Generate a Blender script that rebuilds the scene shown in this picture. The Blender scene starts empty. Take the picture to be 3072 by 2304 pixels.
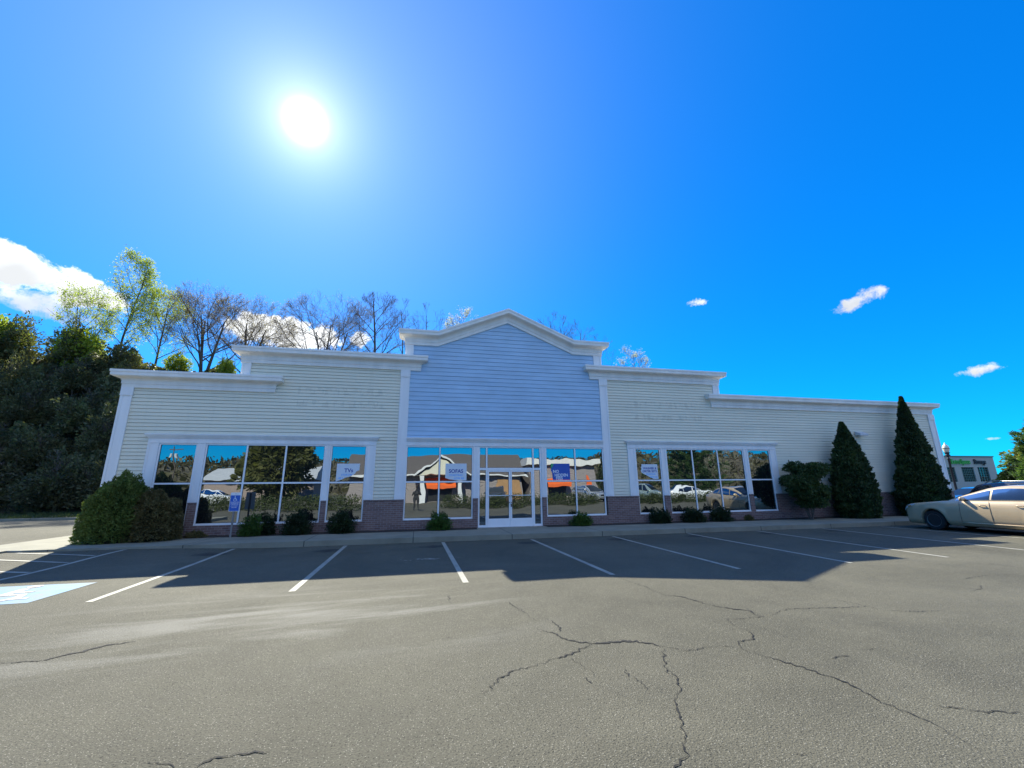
import bpy, math, random, json
import numpy as np
from mathutils import Vector, Matrix, noise

S = bpy.context.scene
COL = S.collection
R = math.radians

# ------------------------------------------------------------------ camera
EYE = 1.575
cam_d = bpy.data.cameras.new("camera")
cam = bpy.data.objects.new("camera", cam_d)
COL.objects.link(cam)
S.camera = cam
cam_d.sensor_fit = 'HORIZONTAL'
cam_d.sensor_width = 36.0
cam_d.lens = 36.0 * 1252.2 / 3072.0
cam_d.clip_start = 0.05
cam_d.clip_end = 5000
_yaw, _pitch, _roll = R(12.579), R(13.864), R(-0.569)
_f = Vector((math.sin(_yaw) * math.cos(_pitch), math.cos(_yaw) * math.cos(_pitch), math.sin(_pitch)))
_r = Vector((math.cos(_yaw), -math.sin(_yaw), 0))
_u = _r.cross(_f)
_r2 = math.cos(_roll) * _r + math.sin(_roll) * _u
_u2 = -math.sin(_roll) * _r + math.cos(_roll) * _u
cam.matrix_world = Matrix(((_r2.x, _u2.x, -_f.x, 0), (_r2.y, _u2.y, -_f.y, 0), (_r2.z, _u2.z, -_f.z, EYE), (0, 0, 0, 1)))

# ------------------------------------------------------------------ light
SUN_AZ, SUN_EL = -18.25, 41.85
SUN = Vector((math.sin(R(SUN_AZ)) * math.cos(R(SUN_EL)), math.cos(R(SUN_AZ)) * math.cos(R(SUN_EL)), math.sin(R(SUN_EL))))
sun_d = bpy.data.lights.new("sun", 'SUN')
sun_d.energy = 5.0
sun_d.angle = R(0.5)
sun_d.color = (1.0, 0.955, 0.80)
sun = bpy.data.objects.new("sun", sun_d)
COL.objects.link(sun)
sun.rotation_euler = SUN.to_track_quat('Z', 'Y').to_euler()
sun.location = (0, 0, 60)

S.view_settings.view_transform = 'Standard'
S.view_settings.look = 'None'
S.view_settings.exposure = 1.1
S.view_settings.gamma = 1.0

W = bpy.data.worlds.new("World")
S.world = W
W.use_nodes = True
WN, WL = W.node_tree.nodes, W.node_tree.links
WN.clear()


class NG:
    """small helper to write node maths as expressions"""
    def __init__(self, nt):
        self.n, self.l = nt.nodes, nt.links

    def put(self, sock, v):
        if hasattr(v, 'is_output'):
            self.l.new(v, sock)
        else:
            sock.default_value = v

    def m(self, op, a, b=0.0, c=None, clamp=False):
        n = self.n.new('ShaderNodeMath')
        n.operation = op
        n.use_clamp = clamp
        self.put(n.inputs[0], a)
        self.put(n.inputs[1], b)
        if c is not None:
            self.put(n.inputs[2], c)
        return n.outputs[0]

    def dot(self, a, b):
        n = self.n.new('ShaderNodeVectorMath')
        n.operation = 'DOT_PRODUCT'
        self.put(n.inputs[0], a)
        self.put(n.inputs[1], b)
        return n.outputs['Value']

    def vmul(self, a, b):
        n = self.n.new('ShaderNodeVectorMath')
        n.operation = 'MULTIPLY'
        self.put(n.inputs[0], a)
        self.put(n.inputs[1], b)
        return n.outputs[0]

    def vadd(self, a, b):
        n = self.n.new('ShaderNodeVectorMath')
        n.operation = 'ADD'
        self.put(n.inputs[0], a)
        self.put(n.inputs[1], b)
        return n.outputs[0]

    def noise(self, vec, scale, detail=4, rough=0.55, dist=0.0, out='Fac'):
        n = self.n.new('ShaderNodeTexNoise')
        if vec is not None:
            self.l.new(vec, n.inputs['Vector'])
        n.inputs['Scale'].default_value = scale
        n.inputs['Detail'].default_value = detail
        n.inputs['Roughness'].default_value = rough
        n.inputs['Distortion'].default_value = dist
        return n.outputs[out]

    def rng(self, v, a, b, c=0.0, d=1.0, smooth=False):
        n = self.n.new('ShaderNodeMapRange')
        if smooth:
            n.interpolation_type = 'SMOOTHSTEP'
        self.put(n.inputs['Value'], v)
        n.inputs['From Min'].default_value = a
        n.inputs['From Max'].default_value = b
        n.inputs['To Min'].default_value = c
        n.inputs['To Max'].default_value = d
        return n.outputs['Result']

    def mix(self, f, a, b, mode='MIX'):
        n = self.n.new('ShaderNodeMix')
        n.data_type = 'RGBA'
        n.blend_type = mode
        self.put(n.inputs[0], f)
        self.put(n.inputs[6], a)
        self.put(n.inputs[7], b)
        return n.outputs[2]

    def comb(self, x, y, z):
        n = self.n.new('ShaderNodeCombineXYZ')
        self.put(n.inputs[0], x)
        self.put(n.inputs[1], y)
        self.put(n.inputs[2], z)
        return n.outputs[0]

    def sep(self, v):
        n = self.n.new('ShaderNodeSeparateXYZ')
        self.l.new(v, n.inputs[0])
        return n.outputs


g = NG(W.node_tree)
sky = WN.new('ShaderNodeTexSky')
sky.sky_type = 'NISHITA'
sky.sun_disc = False
sky.sun_elevation = R(SUN_EL)
sky.sun_rotation = R(SUN_AZ % 360)
sky.altitude = 50
sky.air_density = 0.9
sky.dust_density = 0.05
sky.ozone_density = 4.5
SKY_STRENGTH = 0.12
hs = WN.new('ShaderNodeHueSaturation')
hs.inputs['Saturation'].default_value = 1.28
hs.inputs['Hue'].default_value = 0.51
WL.new(sky.outputs[0], hs.inputs['Color'])
tc = WN.new('ShaderNodeTexCoord')
d = tc.outputs['Generated']
ca = g.dot(d, tuple(SUN))
ang = g.m('ARCCOSINE', g.m('MINIMUM', ca, 0.999999))
# forward-scattered light round the sun (aureole) in radiance units of the sky node
core = g.m('MULTIPLY', g.m('EXPONENT', g.m('MULTIPLY', g.m('POWER', g.m('DIVIDE', ang, 0.020), 2.0), -1.0)), 30.0)
halo = g.m('MULTIPLY', g.m('EXPONENT', g.m('DIVIDE', ang, -0.055)), 5.0)
wide = g.m('MULTIPLY', g.m('EXPONENT', g.m('MULTIPLY', g.m('POWER', g.m('DIVIDE', ang, 0.46), 2.0), -1.0)), 0.95)
gl = WN.new('ShaderNodeVectorMath'); gl.operation = 'SCALE'
gl.inputs[0].default_value = (1.0, 0.96, 0.95)
WL.new(g.m('ADD', core, halo), gl.inputs['Scale'])
gl2 = WN.new('ShaderNodeVectorMath'); gl2.operation = 'SCALE'
gl2.inputs[0].default_value = (0.98, 0.86, 0.8)
WL.new(wide, gl2.inputs['Scale'])
gm = WN.new('ShaderNodeGamma')
gm.inputs['Gamma'].default_value = 0.62
WL.new(hs.outputs[0], gm.inputs['Color'])
tint = g.vmul(gm.outputs[0], (0.02, 0.98, 1.75))
skyc = g.vadd(g.vadd(tint, gl.outputs[0]), gl2.outputs[0])


def dirv(az, el):
    return Vector((math.sin(R(az)) * math.cos(R(el)), math.cos(R(az)) * math.cos(R(el)), math.sin(R(el))))


def cloud(base, az, el, wa, we, tilt, seed, scale, edge=0.35, bright=8.0, dens=1.0, shade=0.35):
    """a cumulus fixed to the sky dome: soft ellipse broken up by fractal noise"""
    c = dirv(az, el)
    ax = Vector((math.cos(R(az)), -math.sin(R(az)), 0))
    ay = ax.cross(c) * -1
    if ay.z < 0:
        ay = -ay
    t = R(tilt)
    a2 = ax * math.cos(t) + ay * math.sin(t)
    b2 = -ax * math.sin(t) + ay * math.cos(t)
    u = g.m('DIVIDE', g.dot(d, tuple(a2)), R(wa))
    v = g.m('DIVIDE', g.dot(d, tuple(b2)), R(we))
    v0 = c.dot(b2) / R(we)
    u0 = c.dot(a2) / R(wa)
    u = g.m('SUBTRACT', u, u0)
    v = g.m('SUBTRACT', v, v0)
    r2 = g.m('ADD', g.m('MULTIPLY', u, u), g.m('MULTIPLY', v, v))
    front = g.m('GREATER_THAN', g.dot(d, tuple(c)), 0.5)
    off = g.vadd(d, (seed * 1.37, seed * 0.71, seed * 2.1))
    n1 = g.noise(off, scale, 9, 0.66, 0.2)
    n2 = g.noise(off, scale * 0.45, 5, 0.5)
    f = g.m('ADD', g.m('SUBTRACT', 1.0, r2), g.m('MULTIPLY', g.m('SUBTRACT', n1, 0.5), 3.6))
    mask = g.m('MULTIPLY', g.m('MULTIPLY', g.rng(f, 0.12, 0.12 + edge, 0, dens, True), front), 1.0)
    body = g.m('ADD', g.m('MULTIPLY', v, 0.55), g.m('MULTIPLY', g.m('SUBTRACT', n2, 0.5), 4.2))
    lit = g.rng(body, -0.75, 0.65, 1.0 - shade, 1.0, True)
    rim = g.rng(f, 0.25, 0.8, 1.0, 0.0, True)
    lit = g.m('MAXIMUM', lit, rim)
    cc = WN.new('ShaderNodeVectorMath'); cc.operation = 'SCALE'
    cc.inputs[0].default_value = (0.95 * bright, 0.985 * bright, 1.02 * bright)
    WL.new(lit, cc.inputs['Scale'])
    return g.mix(mask, base, cc.outputs[0])


skyc = cloud(skyc, -39.6, 19.2, 6.6, 2.1, -8, 1.0, 18, 0.45, 6.2, 1.0, 0.42)
skyc = cloud(skyc, -38.0, 16.7, 5.5, 1.3, -6, 2.0, 24, 0.9, 5.0, 0.85, 0.35)
skyc = cloud(skyc, -17.0, 18.4, 6.6, 2.3, 0, 3.4, 16, 0.35, 7.0, 1.0, 0.30)
skyc = cloud(skyc, -8.4, 18.9, 1.4, 1.2, 0, 4.0, 30, 0.5, 6.5, 0.9, 0.2)
skyc = cloud(skyc, 38.3, 22.5, 1.30, 0.52, -4, 5.3, 70, 0.9, 5.0, 0.85, 0.3)
skyc = cloud(skyc, 54.6, 18.9, 2.5, 0.95, 12, 6.1, 40, 0.9, 5.0, 0.95, 0.35)
skyc = cloud(skyc, 61.9, 10.05, 2.0, 0.58, 5, 7.7, 36, 0.9, 5.0, 1.0, 0.35)
skyc = cloud(skyc, 61.5, 3.8, 0.6, 0.14, 0, 8.2, 70, 0.9, 4.2, 0.5, 0.1)
# broken cumulus added across the northern sky behind the viewer to brighten the facade
dx_, dy_, dz_ = g.sep(d)
pl = g.comb(g.m('DIVIDE', dx_, g.m('ADD', g.m('ABSOLUTE', dz_), 0.12)), g.m('DIVIDE', dy_, g.m('ADD', g.m('ABSOLUTE', dz_), 0.12)), 0.0)
nn = g.noise(pl, 0.9, 7, 0.58, 0.2)
nm = g.m('MULTIPLY', g.rng(nn, 0.47, 0.60, 0, 1, True), g.m('MULTIPLY', g.rng(dy_, -0.05, -0.45, 0, 1, True), g.rng(dz_, 0.10, 0.22, 0, 1, True)))
skyc = g.mix(nm, skyc, (4.7, 5.3, 6.3, 1))
bg = WN.new('ShaderNodeBackground')
bg.inputs['Strength'].default_value = SKY_STRENGTH
WL.new(skyc, bg.inputs['Color'])
wo = WN.new('ShaderNodeOutputWorld')
WL.new(bg.outputs[0], wo.inputs['Surface'])

S.render.engine = 'CYCLES'
S.cycles.use_denoising = True
S.cycles.max_bounces = 6
S.cycles.transparent_max_bounces = 8


# ------------------------------------------------------------------ helpers
def tag(o, label=None, cat=None, group=None, kind=None):
    if label: o['label'] = label
    if cat: o['category'] = cat
    if group: o['group'] = group
    if kind: o['kind'] = kind
    return o


def empty(name, loc=(0, 0, 0), rz=0.0, label=None, cat=None, group=None):
    o = bpy.data.objects.new(name, None)
    COL.objects.link(o)
    o.empty_display_size = 0.3
    o.location = loc
    o.rotation_euler = (0, 0, rz)
    return tag(o, label, cat, group)


def children_of(o):
    return [c for c in COL.objects if c.parent == o]


def copy_tree(o, parent=None):
    kids = list(o.children)
    c = o.copy()
    COL.objects.link(c)
    if parent is not None:
        c.parent = parent
    for k in kids:
        copy_tree(k, c)
    return c


class MB:
    def __init__(self):
        self.v, self.f, self.mi = [], [], []

    def add(self, vs, fs, mi=0):
        b = len(self.v)
        self.v += [tuple(x) for x in vs]
        for q in fs:
            self.f.append(tuple(b + i for i in q))
            self.mi.append(mi)

    def box(self, x0, x1, y0, y1, z0, z1, mi=0):
        vs = [(x0, y0, z0), (x1, y0, z0), (x1, y1, z0), (x0, y1, z0), (x0, y0, z1), (x1, y0, z1), (x1, y1, z1), (x0, y1, z1)]
        self.add(vs, [(0, 3, 2, 1), (4, 5, 6, 7), (0, 1, 5, 4), (1, 2, 6, 5), (2, 3, 7, 6), (3, 0, 4, 7)], mi)
        return self

    def quad(self, a, b, c, d_, mi=0):
        self.add([a, b, c, d_], [(0, 1, 2, 3)], mi)
        return self

    def prism(self, poly, y0, y1, mi=0):
        """poly in (x,z), counter-clockwise seen from -Y; extruded y0..y1"""
        n = len(poly)
        vs = [(x, y0, z) for x, z in poly] + [(x, y1, z) for x, z in poly]
        fs = [tuple(range(n)), tuple(range(2 * n - 1, n - 1, -1))]
        fs += [(i, i + n, (i + 1) % n + n, (i + 1) % n) for i in range(n)]
        self.add(vs, fs, mi)
        return self

    def tube(self, pts, radii, n=6, mi=0, cap=True):
        pts = [Vector(p) for p in pts]
        if not hasattr(radii, '__len__'):
            radii = [radii] * len(pts)
        vs, fs = [], []
        for i, p in enumerate(pts):
            t = (pts[min(i + 1, len(pts) - 1)] - pts[max(i - 1, 0)])
            if t.length < 1e-9:
                t = Vector((0, 0, 1))
            t.normalize()
            a = Vector((0, 0, 1)) if abs(t.z) < 0.9 else Vector((1, 0, 0))
            x = t.cross(a).normalized()
            y = t.cross(x)
            for k in range(n):
                w = 2 * math.pi * k / n
                vs.append(p + (x * math.cos(w) + y * math.sin(w)) * radii[i])
        for i in range(len(pts) - 1):
            for k in range(n):
                fs.append((i * n + k, i * n + (k + 1) % n, (i + 1) * n + (k + 1) % n, (i + 1) * n + k))
        if cap:
            fs.append(tuple(range(n - 1, -1, -1)))
            fs.append(tuple((len(pts) - 1) * n + k for k in range(n)))
        self.add(vs, fs, mi)
        return self

    def lathe(self, prof, n=20, c=(0, 0, 0), mi=0):
        vs, fs = [], []
        for r_, z in prof:
            for k in range(n):
                w = 2 * math.pi * k / n
                vs.append((c[0] + r_ * math.cos(w), c[1] + r_ * math.sin(w), c[2] + z))
        for i in range(len(prof) - 1):
            for k in range(n):
                fs.append((i * n + k, i * n + (k + 1) % n, (i + 1) * n + (k + 1) % n, (i + 1) * n + k))
        fs.append(tuple(range(n - 1, -1, -1)))
        fs.append(tuple((len(prof) - 1) * n + k for k in range(n)))
        self.add(vs, fs, mi)
        return self

    def build(self, name, mats, parent=None, smooth=False, bevel=0.0):
        me = bpy.data.meshes.new(name)
        me.from_pydata(self.v, [], self.f)
        if not isinstance(mats, (list, tuple)):
            mats = [mats]
        for m_ in mats:
            me.materials.append(m_)
        if len(mats) > 1:
            me.polygons.foreach_set('material_index', self.mi)
        if smooth:
            me.polygons.foreach_set('use_smooth', [True] * len(me.polygons))
        me.update()
        o = bpy.data.objects.new(name, me)
        COL.objects.link(o)
        if parent is not None:
            o.parent = parent
        if bevel:
            b = o.modifiers.new('bevel', 'BEVEL')
            b.width = bevel
            b.segments = 2
            b.limit_method = 'ANGLE'
        return o


def part(name, mb, mat_, parent, **k):
    return mb.build(name, mat_, parent, **k)


# ------------------------------------------------------------------ materials
MATS = {}


def mat(name, col, rough=0.6, metal=0.0, var=0.12, vscale=3.0, bump=0.0, bscale=40.0, spec=0.5, coat=0.0, emit=None, stretch=None):
    if name in MATS:
        return MATS[name]
    m_ = bpy.data.materials.new(name)
    m_.use_nodes = True
    nt = m_.node_tree
    p = nt.nodes['Principled BSDF']
    q = NG(nt)
    tc_ = nt.nodes.new('ShaderNodeTexCoord')
    vec = tc_.outputs['Object']
    if stretch:
        vec = q.vmul(vec, stretch)
    n = q.noise(vec, vscale, 5, 0.6)
    c0 = tuple(max(0, c * (1 - var)) for c in col) + (1,)
    c1 = tuple(min(1, c * (1 + var)) for c in col) + (1,)
    q.put(p.inputs['Base Color'], q.mix(q.rng(n, 0.3, 0.7), c0, c1))
    p.inputs['Roughness'].default_value = rough
    p.inputs['Metallic'].default_value = metal
    p.inputs['Specular IOR Level'].default_value = spec
    p.inputs['Coat Weight'].default_value = coat
    p.inputs['Coat Roughness'].default_value = 0.06
    if emit:
        p.inputs['Emission Color'].default_value = tuple(emit[0]) + (1,)
        p.inputs['Emission Strength'].default_value = emit[1]
    if bump:
        b = nt.nodes.new('ShaderNodeBump')
        b.inputs['Strength'].default_value = bump
        b.inputs['Distance'].default_value = 0.02
        nt.links.new(q.noise(vec, bscale, 5, 0.6), b.inputs['Height'])
        nt.links.new(b.outputs[0], p.inputs['Normal'])
    MATS[name] = m_
    return m_


def leaf_mat(name, dark, light, trans=0.4, rough=0.55):
    m_ = bpy.data.materials.new(name)
    m_.use_nodes = True
    nt = m_.node_tree
    q = NG(nt)
    p = nt.nodes['Principled BSDF']
    at = nt.nodes.new('ShaderNodeAttribute')
    at.attribute_name = 'tint'
    oi = nt.nodes.new('ShaderNodeObjectInfo')
    f = q.m('ADD', at.outputs['Fac'], q.m('MULTIPLY', q.m('SUBTRACT', oi.outputs['Random'], 0.5), 0.25), clamp=True)
    col = q.mix(f, tuple(dark) + (1,), tuple(light) + (1,))
    q.put(p.inputs['Base Color'], col)
    p.inputs['Roughness'].default_value = rough
    p.inputs['Specular IOR Level'].default_value = 0.25
    tr = nt.nodes.new('ShaderNodeBsdfTranslucent')
    tcol = q.mix(1.0, col, (1.25, 1.35, 0.6, 1), 'MULTIPLY')
    nt.links.new(tcol, tr.inputs['Color'])
    mx = nt.nodes.new('ShaderNodeMixShader')
    mx.inputs[0].default_value = trans
    nt.links.new(p.outputs[0], mx.inputs[1])
    nt.links.new(tr.outputs[0], mx.inputs[2])
    nt.links.new(mx.outputs[0], nt.nodes['Material Output'].inputs['Surface'])
    return m_


M_trim = mat('white_trim_paint', (0.77, 0.77, 0.76), 0.55, var=0.07, vscale=3.0, stretch=(1, 1, 0.15))
M_cornice = mat('cornice_paint', (0.78, 0.755, 0.70), 0.6, var=0.08, vscale=2.6, stretch=(1, 1, 0.2))
M_frame = mat('white_aluminium', (0.82, 0.82, 0.82), 0.4, var=0.03)
M_tan = mat('cream_siding_paint', (0.73, 0.69, 0.545), 0.65, var=0.06, vscale=0.8, bump=0.08, bscale=60, stretch=(0.35, 1, 2.0))
_nt = M_tan.node_tree
_q = NG(_nt)
_p = _nt.nodes['Principled BSDF']
_src = _p.inputs['Base Color'].links[0].from_socket
_tc = _nt.nodes.new('ShaderNodeTexCoord')
_x, _y, _z = _q.sep(_tc.outputs['Object'])


def _band(v, a, b):
    return _q.m('MULTIPLY', _q.m('GREATER_THAN', v, a), _q.m('LESS_THAN', v, b))


_gh = _q.noise(_q.comb(_q.m('MULTIPLY', _x, 5.0), 0.0, _q.m('MULTIPLY', _z, 2.4)), 1.0, 4, 0.7)
_rows = _q.m('ADD', _q.m('MULTIPLY', _band(_x, -4.3, -1.25), _q.m('ADD', _band(_z, 4.86, 5.14), _band(_z, 4.42, 4.66))),
             _q.m('MULTIPLY', _band(_x, 8.7, 12.0), _q.m('ADD', _band(_z, 4.78, 5.06), _band(_z, 4.26, 4.50))))
_st = _q.m('MULTIPLY', _q.rng(_gh, 0.47, 0.58, 0, 1, True), _rows)
_drip = _q.rng(_q.noise(_q.comb(_q.m('MULTIPLY', _x, 3.0), 0.0, _q.m('MULTIPLY', _z, 0.25)), 1.0, 5, 0.65), 0.55, 0.75, 0, 0.16)
_c1 = _q.mix(_q.m('MULTIPLY', _st, 0.22), _src, (0.30, 0.31, 0.25, 1))
_q.put(_p.inputs['Base Color'], _q.mix(_drip, _c1, (0.40, 0.38, 0.30, 1)))
M_blue = mat('grey_blue_shingle_paint', (0.37, 0.53, 0.69), 0.7, var=0.09, vscale=1.6, bump=0.12, bscale=50, stretch=(0.6, 1, 1.5))
M_roof = mat('dark_roof_membrane', (0.06, 0.06, 0.06), 0.8)
M_drk = mat('dark_gasket', (0.015, 0.016, 0.018), 0.5)
M_black = mat('black_rubber', (0.012, 0.012, 0.013), 0.7, bump=0.2, bscale=80)
M_steel = mat('brushed_steel', (0.55, 0.55, 0.56), 0.35, metal=1.0)
M_galv = mat('galvanised_post', (0.24, 0.22, 0.21), 0.5, metal=0.3)


def brick_mat():
    m_ = bpy.data.materials.new('red_brown_brick')
    m_.use_nodes = True
    nt = m_.node_tree
    q = NG(nt)
    p = nt.nodes['Principled BSDF']
    tc_ = nt.nodes.new('ShaderNodeTexCoord')
    x, y, z = q.sep(tc_.outputs['Object'])
    vec = q.comb(q.m('ADD', x, y), z, 0.0)
    b = nt.nodes.new('ShaderNodeTexBrick')
    nt.links.new(vec, b.inputs['Vector'])
    b.inputs['Scale'].default_value = 1.0
    b.inputs['Brick Width'].default_value = 0.203
    b.inputs['Row Height'].default_value = 0.068
    b.inputs['Mortar Size'].default_value = 0.006
    b.inputs['Mortar Smooth'].default_value = 0.2
    b.inputs['Color1'].default_value = (0.15, 0.085, 0.075, 1)
    b.inputs['Color2'].default_value = (0.22, 0.135, 0.115, 1)
    b.inputs['Mortar'].default_value = (0.27, 0.25, 0.24, 1)
    n = q.noise(tc_.outputs['Object'], 1.7, 5, 0.65)
    col = q.mix(0.55, b.outputs['Color'], q.mix(n, (0.6, 0.6, 0.6, 1), (1.35, 1.35, 1.35, 1)), 'MULTIPLY')
    # pale lime bloom where water ran down, with its own patchy shape
    bl = q.noise(q.vmul(tc_.outputs['Object'], (3.0, 1.0, 0.8)), 2.2, 6, 0.7)
    col = q.mix(q.rng(bl, 0.6, 0.8, 0.0, 0.35), col, (0.42, 0.40, 0.38, 1))
    q.put(p.inputs['Base Color'], col)
    p.inputs['Roughness'].default_value = 0.85
    bp = nt.nodes.new('ShaderNodeBump')
    bp.inputs['Strength'].default_value = 0.5
    bp.inputs['Distance'].default_value = 0.01
    nt.links.new(q.m('ADD', q.m('MULTIPLY', b.outputs['Fac'], -1.0), q.m('MULTIPLY', q.noise(tc_.outputs['Object'], 60, 3), 0.3)), bp.inputs['Height'])
    nt.links.new(bp.outputs[0], p.inputs['Normal'])
    return m_


M_brick = brick_mat()


def glass_mat(name, refl=0.5, body=(0.010, 0.012, 0.014), wav=0.02, tint=(0.86, 0.95, 1.0)):
    """dark solar glazing: part of the light mirrors off the panes, the rest sinks into a dark shop"""
    m_ = bpy.data.materials.new(name)
    m_.use_nodes = True
    nt = m_.node_tree
    q = NG(nt)
    p = nt.nodes['Principled BSDF']
    p.inputs['Base Color'].default_value = tuple(body) + (1,)
    p.inputs['Roughness'].default_value = 0.3
    p.inputs['Specular IOR Level'].default_value = 0.0
    gl_ = nt.nodes.new('ShaderNodeBsdfGlossy')
    gl_.inputs['Roughness'].default_value = 0.0
    gl_.inputs['Color'].default_value = tuple(tint) + (1,)
    lw = nt.nodes.new('ShaderNodeLayerWeight')
    lw.inputs['Blend'].default_value = 0.35
    f = q.m('ADD', refl, q.m('MULTIPLY', lw.outputs['Fresnel'], 0.5), clamp=True)
    mx = nt.nodes.new('ShaderNodeMixShader')
    nt.links.new(f, mx.inputs[0])
    nt.links.new(p.outputs[0], mx.inputs[1])
    nt.links.new(gl_.outputs[0], mx.inputs[2])
    nt.links.new(mx.outputs[0], nt.nodes['Material Output'].inputs['Surface'])
    if wav:
        tc_ = nt.nodes.new('ShaderNodeTexCoord')
        b = nt.nodes.new('ShaderNodeBump')
        b.inputs['Strength'].default_value = 1.0
        b.inputs['Distance'].default_value = wav
        nt.links.new(q.noise(tc_.outputs['Object'], 0.9, 2, 0.4), b.inputs['Height'])
        nt.links.new(b.outputs[0], gl_.inputs['Normal'])
    return m_


M_glass = glass_mat('shopfront_glass', 0.31, wav=0.0055)
M_carglass = glass_mat('car_glass', 0.05, (0.012, 0.016, 0.02), 0.0)
M_dullglass = glass_mat('dull_glass', 0.06, (0.02, 0.045, 0.04), 0.0)


def asphalt_mat():
    m_ = bpy.data.materials.new('worn_asphalt')
    m_.use_nodes = True
    nt = m_.node_tree
    q = NG(nt)
    p = nt.nodes['Principled BSDF']
    tc_ = nt.nodes.new('ShaderNodeTexCoord')
    o = tc_.outputs['Object']
    big = q.noise(o, 0.30, 7, 0.68, 0.6)
    mid = q.noise(o, 1.6, 6, 0.65)
    fine = q.noise(o, 75, 4, 0.75)
    grit = nt.nodes.new('ShaderNodeTexVoronoi')
    nt.links.new(o, grit.inputs['Vector'])
    grit.inputs['Scale'].default_value = 85
    base = q.mix(q.rng(big, 0.3, 0.7), (0.082, 0.077, 0.057, 1), (0.135, 0.126, 0.093, 1))
    base = q.mix(0.7, base, q.mix(q.rng(mid, 0.3, 0.7), (0.86, 0.86, 0.86, 1), (1.14, 1.14, 1.14, 1)), 'MULTIPLY')
    base = q.mix(0.85, base, q.mix(q.rng(fine, 0.3, 0.7), (0.42, 0.42, 0.42, 1), (1.58, 1.58, 1.58, 1)), 'MULTIPLY')
    # pale exposed stones
    rnd = q.m('GREATER_THAN', q.dot(grit.outputs['Color'], (0.34, 0.33, 0.33)), 0.69)
    st = q.m('MULTIPLY', rnd, q.m('LESS_THAN', grit.outputs['Distance'], 0.33))
    pit = q.m('MULTIPLY', q.m('LESS_THAN', q.dot(grit.outputs['Color'], (0.34, 0.33, 0.33)), 0.27), q.m('LESS_THAN', grit.outputs['Distance'], 0.42))
    base = q.mix(q.m('MULTIPLY', st, 0.75), base, (0.33, 0.31, 0.25, 1))
    base = q.mix(q.m('MULTIPLY', pit, 0.75), base, (0.018, 0.018, 0.016, 1))
    # sheen on the ground painted in as pale streaks left of the middle
    sx, sy, sz = q.sep(o)
    rot = q.comb(q.m('ADD', q.m('MULTIPLY', sx, 0.30), q.m('MULTIPLY', sy, -0.10)), q.m('ADD', q.m('MULTIPLY', sy, 1.5), q.m('MULTIPLY', sx, -0.12)), 0.0)
    stn = q.noise(rot, 1.0, 6, 0.62, 0.4)
    zone = q.m('MULTIPLY', q.rng(sx, -5.5, -2.6, 0, 1, True), q.rng(sx, 0.2, 2.2, 1, 0, True))
    zone = q.m('MULTIPLY', zone, q.m('MULTIPLY', q.rng(sy, 4.4, 5.6, 0, 1, True), q.rng(sy, 7.0, 8.3, 1, 0, True)))
    stk = q.m('MULTIPLY', q.rng(stn, 0.46, 0.66, 0, 1, True), zone)
    base = q.mix(q.m('MULTIPLY', stk, q.rng(fine, 0.35, 0.60, 0.15, 0.85)), base, (0.25, 0.24, 0.205, 1))
    # oil stains at the heads of the bays
    u = q.m('MODULO', q.m('ADD', sx, 40.0 + 1.9 - 1.37 + 2.74 * 0.5 - 0.02), 2.735)
    du = q.m('SUBTRACT', u, 1.37)
    dv = q.m('SUBTRACT', sy, 12.45)
    rr = q.m('ADD', q.m('MULTIPLY', q.m('MULTIPLY', du, du), 3.2), q.m('MULTIPLY', q.m('MULTIPLY', dv, dv), 5.0))
    oil = q.m('MULTIPLY', q.rng(q.m('ADD', rr, q.m('MULTIPLY', q.noise(o, 2.6, 5, 0.7), 1.6)), 0.75, 1.5, 1, 0, True), 0.8)
    oil = q.m('MULTIPLY', oil, q.m('LESS_THAN', q.m('ABSOLUTE', q.m('SUBTRACT', sx, 5.0)), 11.5))
    base = q.mix(oil, base, (0.035, 0.034, 0.034, 1))
    q.put(p.inputs['Base Color'], base)
    q.put(p.inputs['Roughness'], q.rng(q.m('ADD', mid, q.m('MULTIPLY', stk, -0.10)), 0.2, 0.8, 0.70, 0.90))
    p.inputs['Specular IOR Level'].default_value = 0.16
    b = nt.nodes.new('ShaderNodeBump')
    b.inputs['Strength'].default_value = 0.8
    b.inputs['Distance'].default_value = 0.012
    h_ = q.m('ADD', q.m('MULTIPLY', grit.outputs['Distance'], -0.5), q.m('ADD', fine, q.m('MULTIPLY', mid, 0.8)))
    nt.links.new(h_, b.inputs['Height'])
    nt.links.new(b.outputs[0], p.inputs['Normal'])
    return m_


M_asphalt = asphalt_mat()


def worn_paint(name, col, wear=0.35):
    """road paint worn through to the asphalt in specks"""
    m_ = bpy.data.materials.new(name)
    m_.use_nodes = True
    nt = m_.node_tree
    q = NG(nt)
    p = nt.nodes['Principled BSDF']
    tc_ = nt.nodes.new('ShaderNodeTexCoord')
    o = tc_.outputs['Object']
    n = q.m('ADD', q.m('MULTIPLY', q.noise(o, 55, 4, 0.7), 0.7), q.m('MULTIPLY', q.noise(o, 3.0, 4, 0.6), 0.5))
    q.put(p.inputs['Base Color'], q.mix(q.rng(n, wear, wear + 0.22, 0, 1), (0.15, 0.145, 0.13, 1), tuple(col) + (1,)))
    p.inputs['Roughness'].default_value = 0.7
    return m_


M_line = worn_paint('worn_white_road_paint', (0.36, 0.345, 0.28), 0.42)
M_bluepaint = worn_paint('worn_blue_road_paint', (0.055, 0.20, 0.34), 0.46)
M_isawhite = worn_paint('worn_white_symbol_paint', (0.46, 0.45, 0.42), 0.42)
M_crack = mat('open_crack', (0.006, 0.006, 0.006), 0.9, var=0.3)


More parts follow.
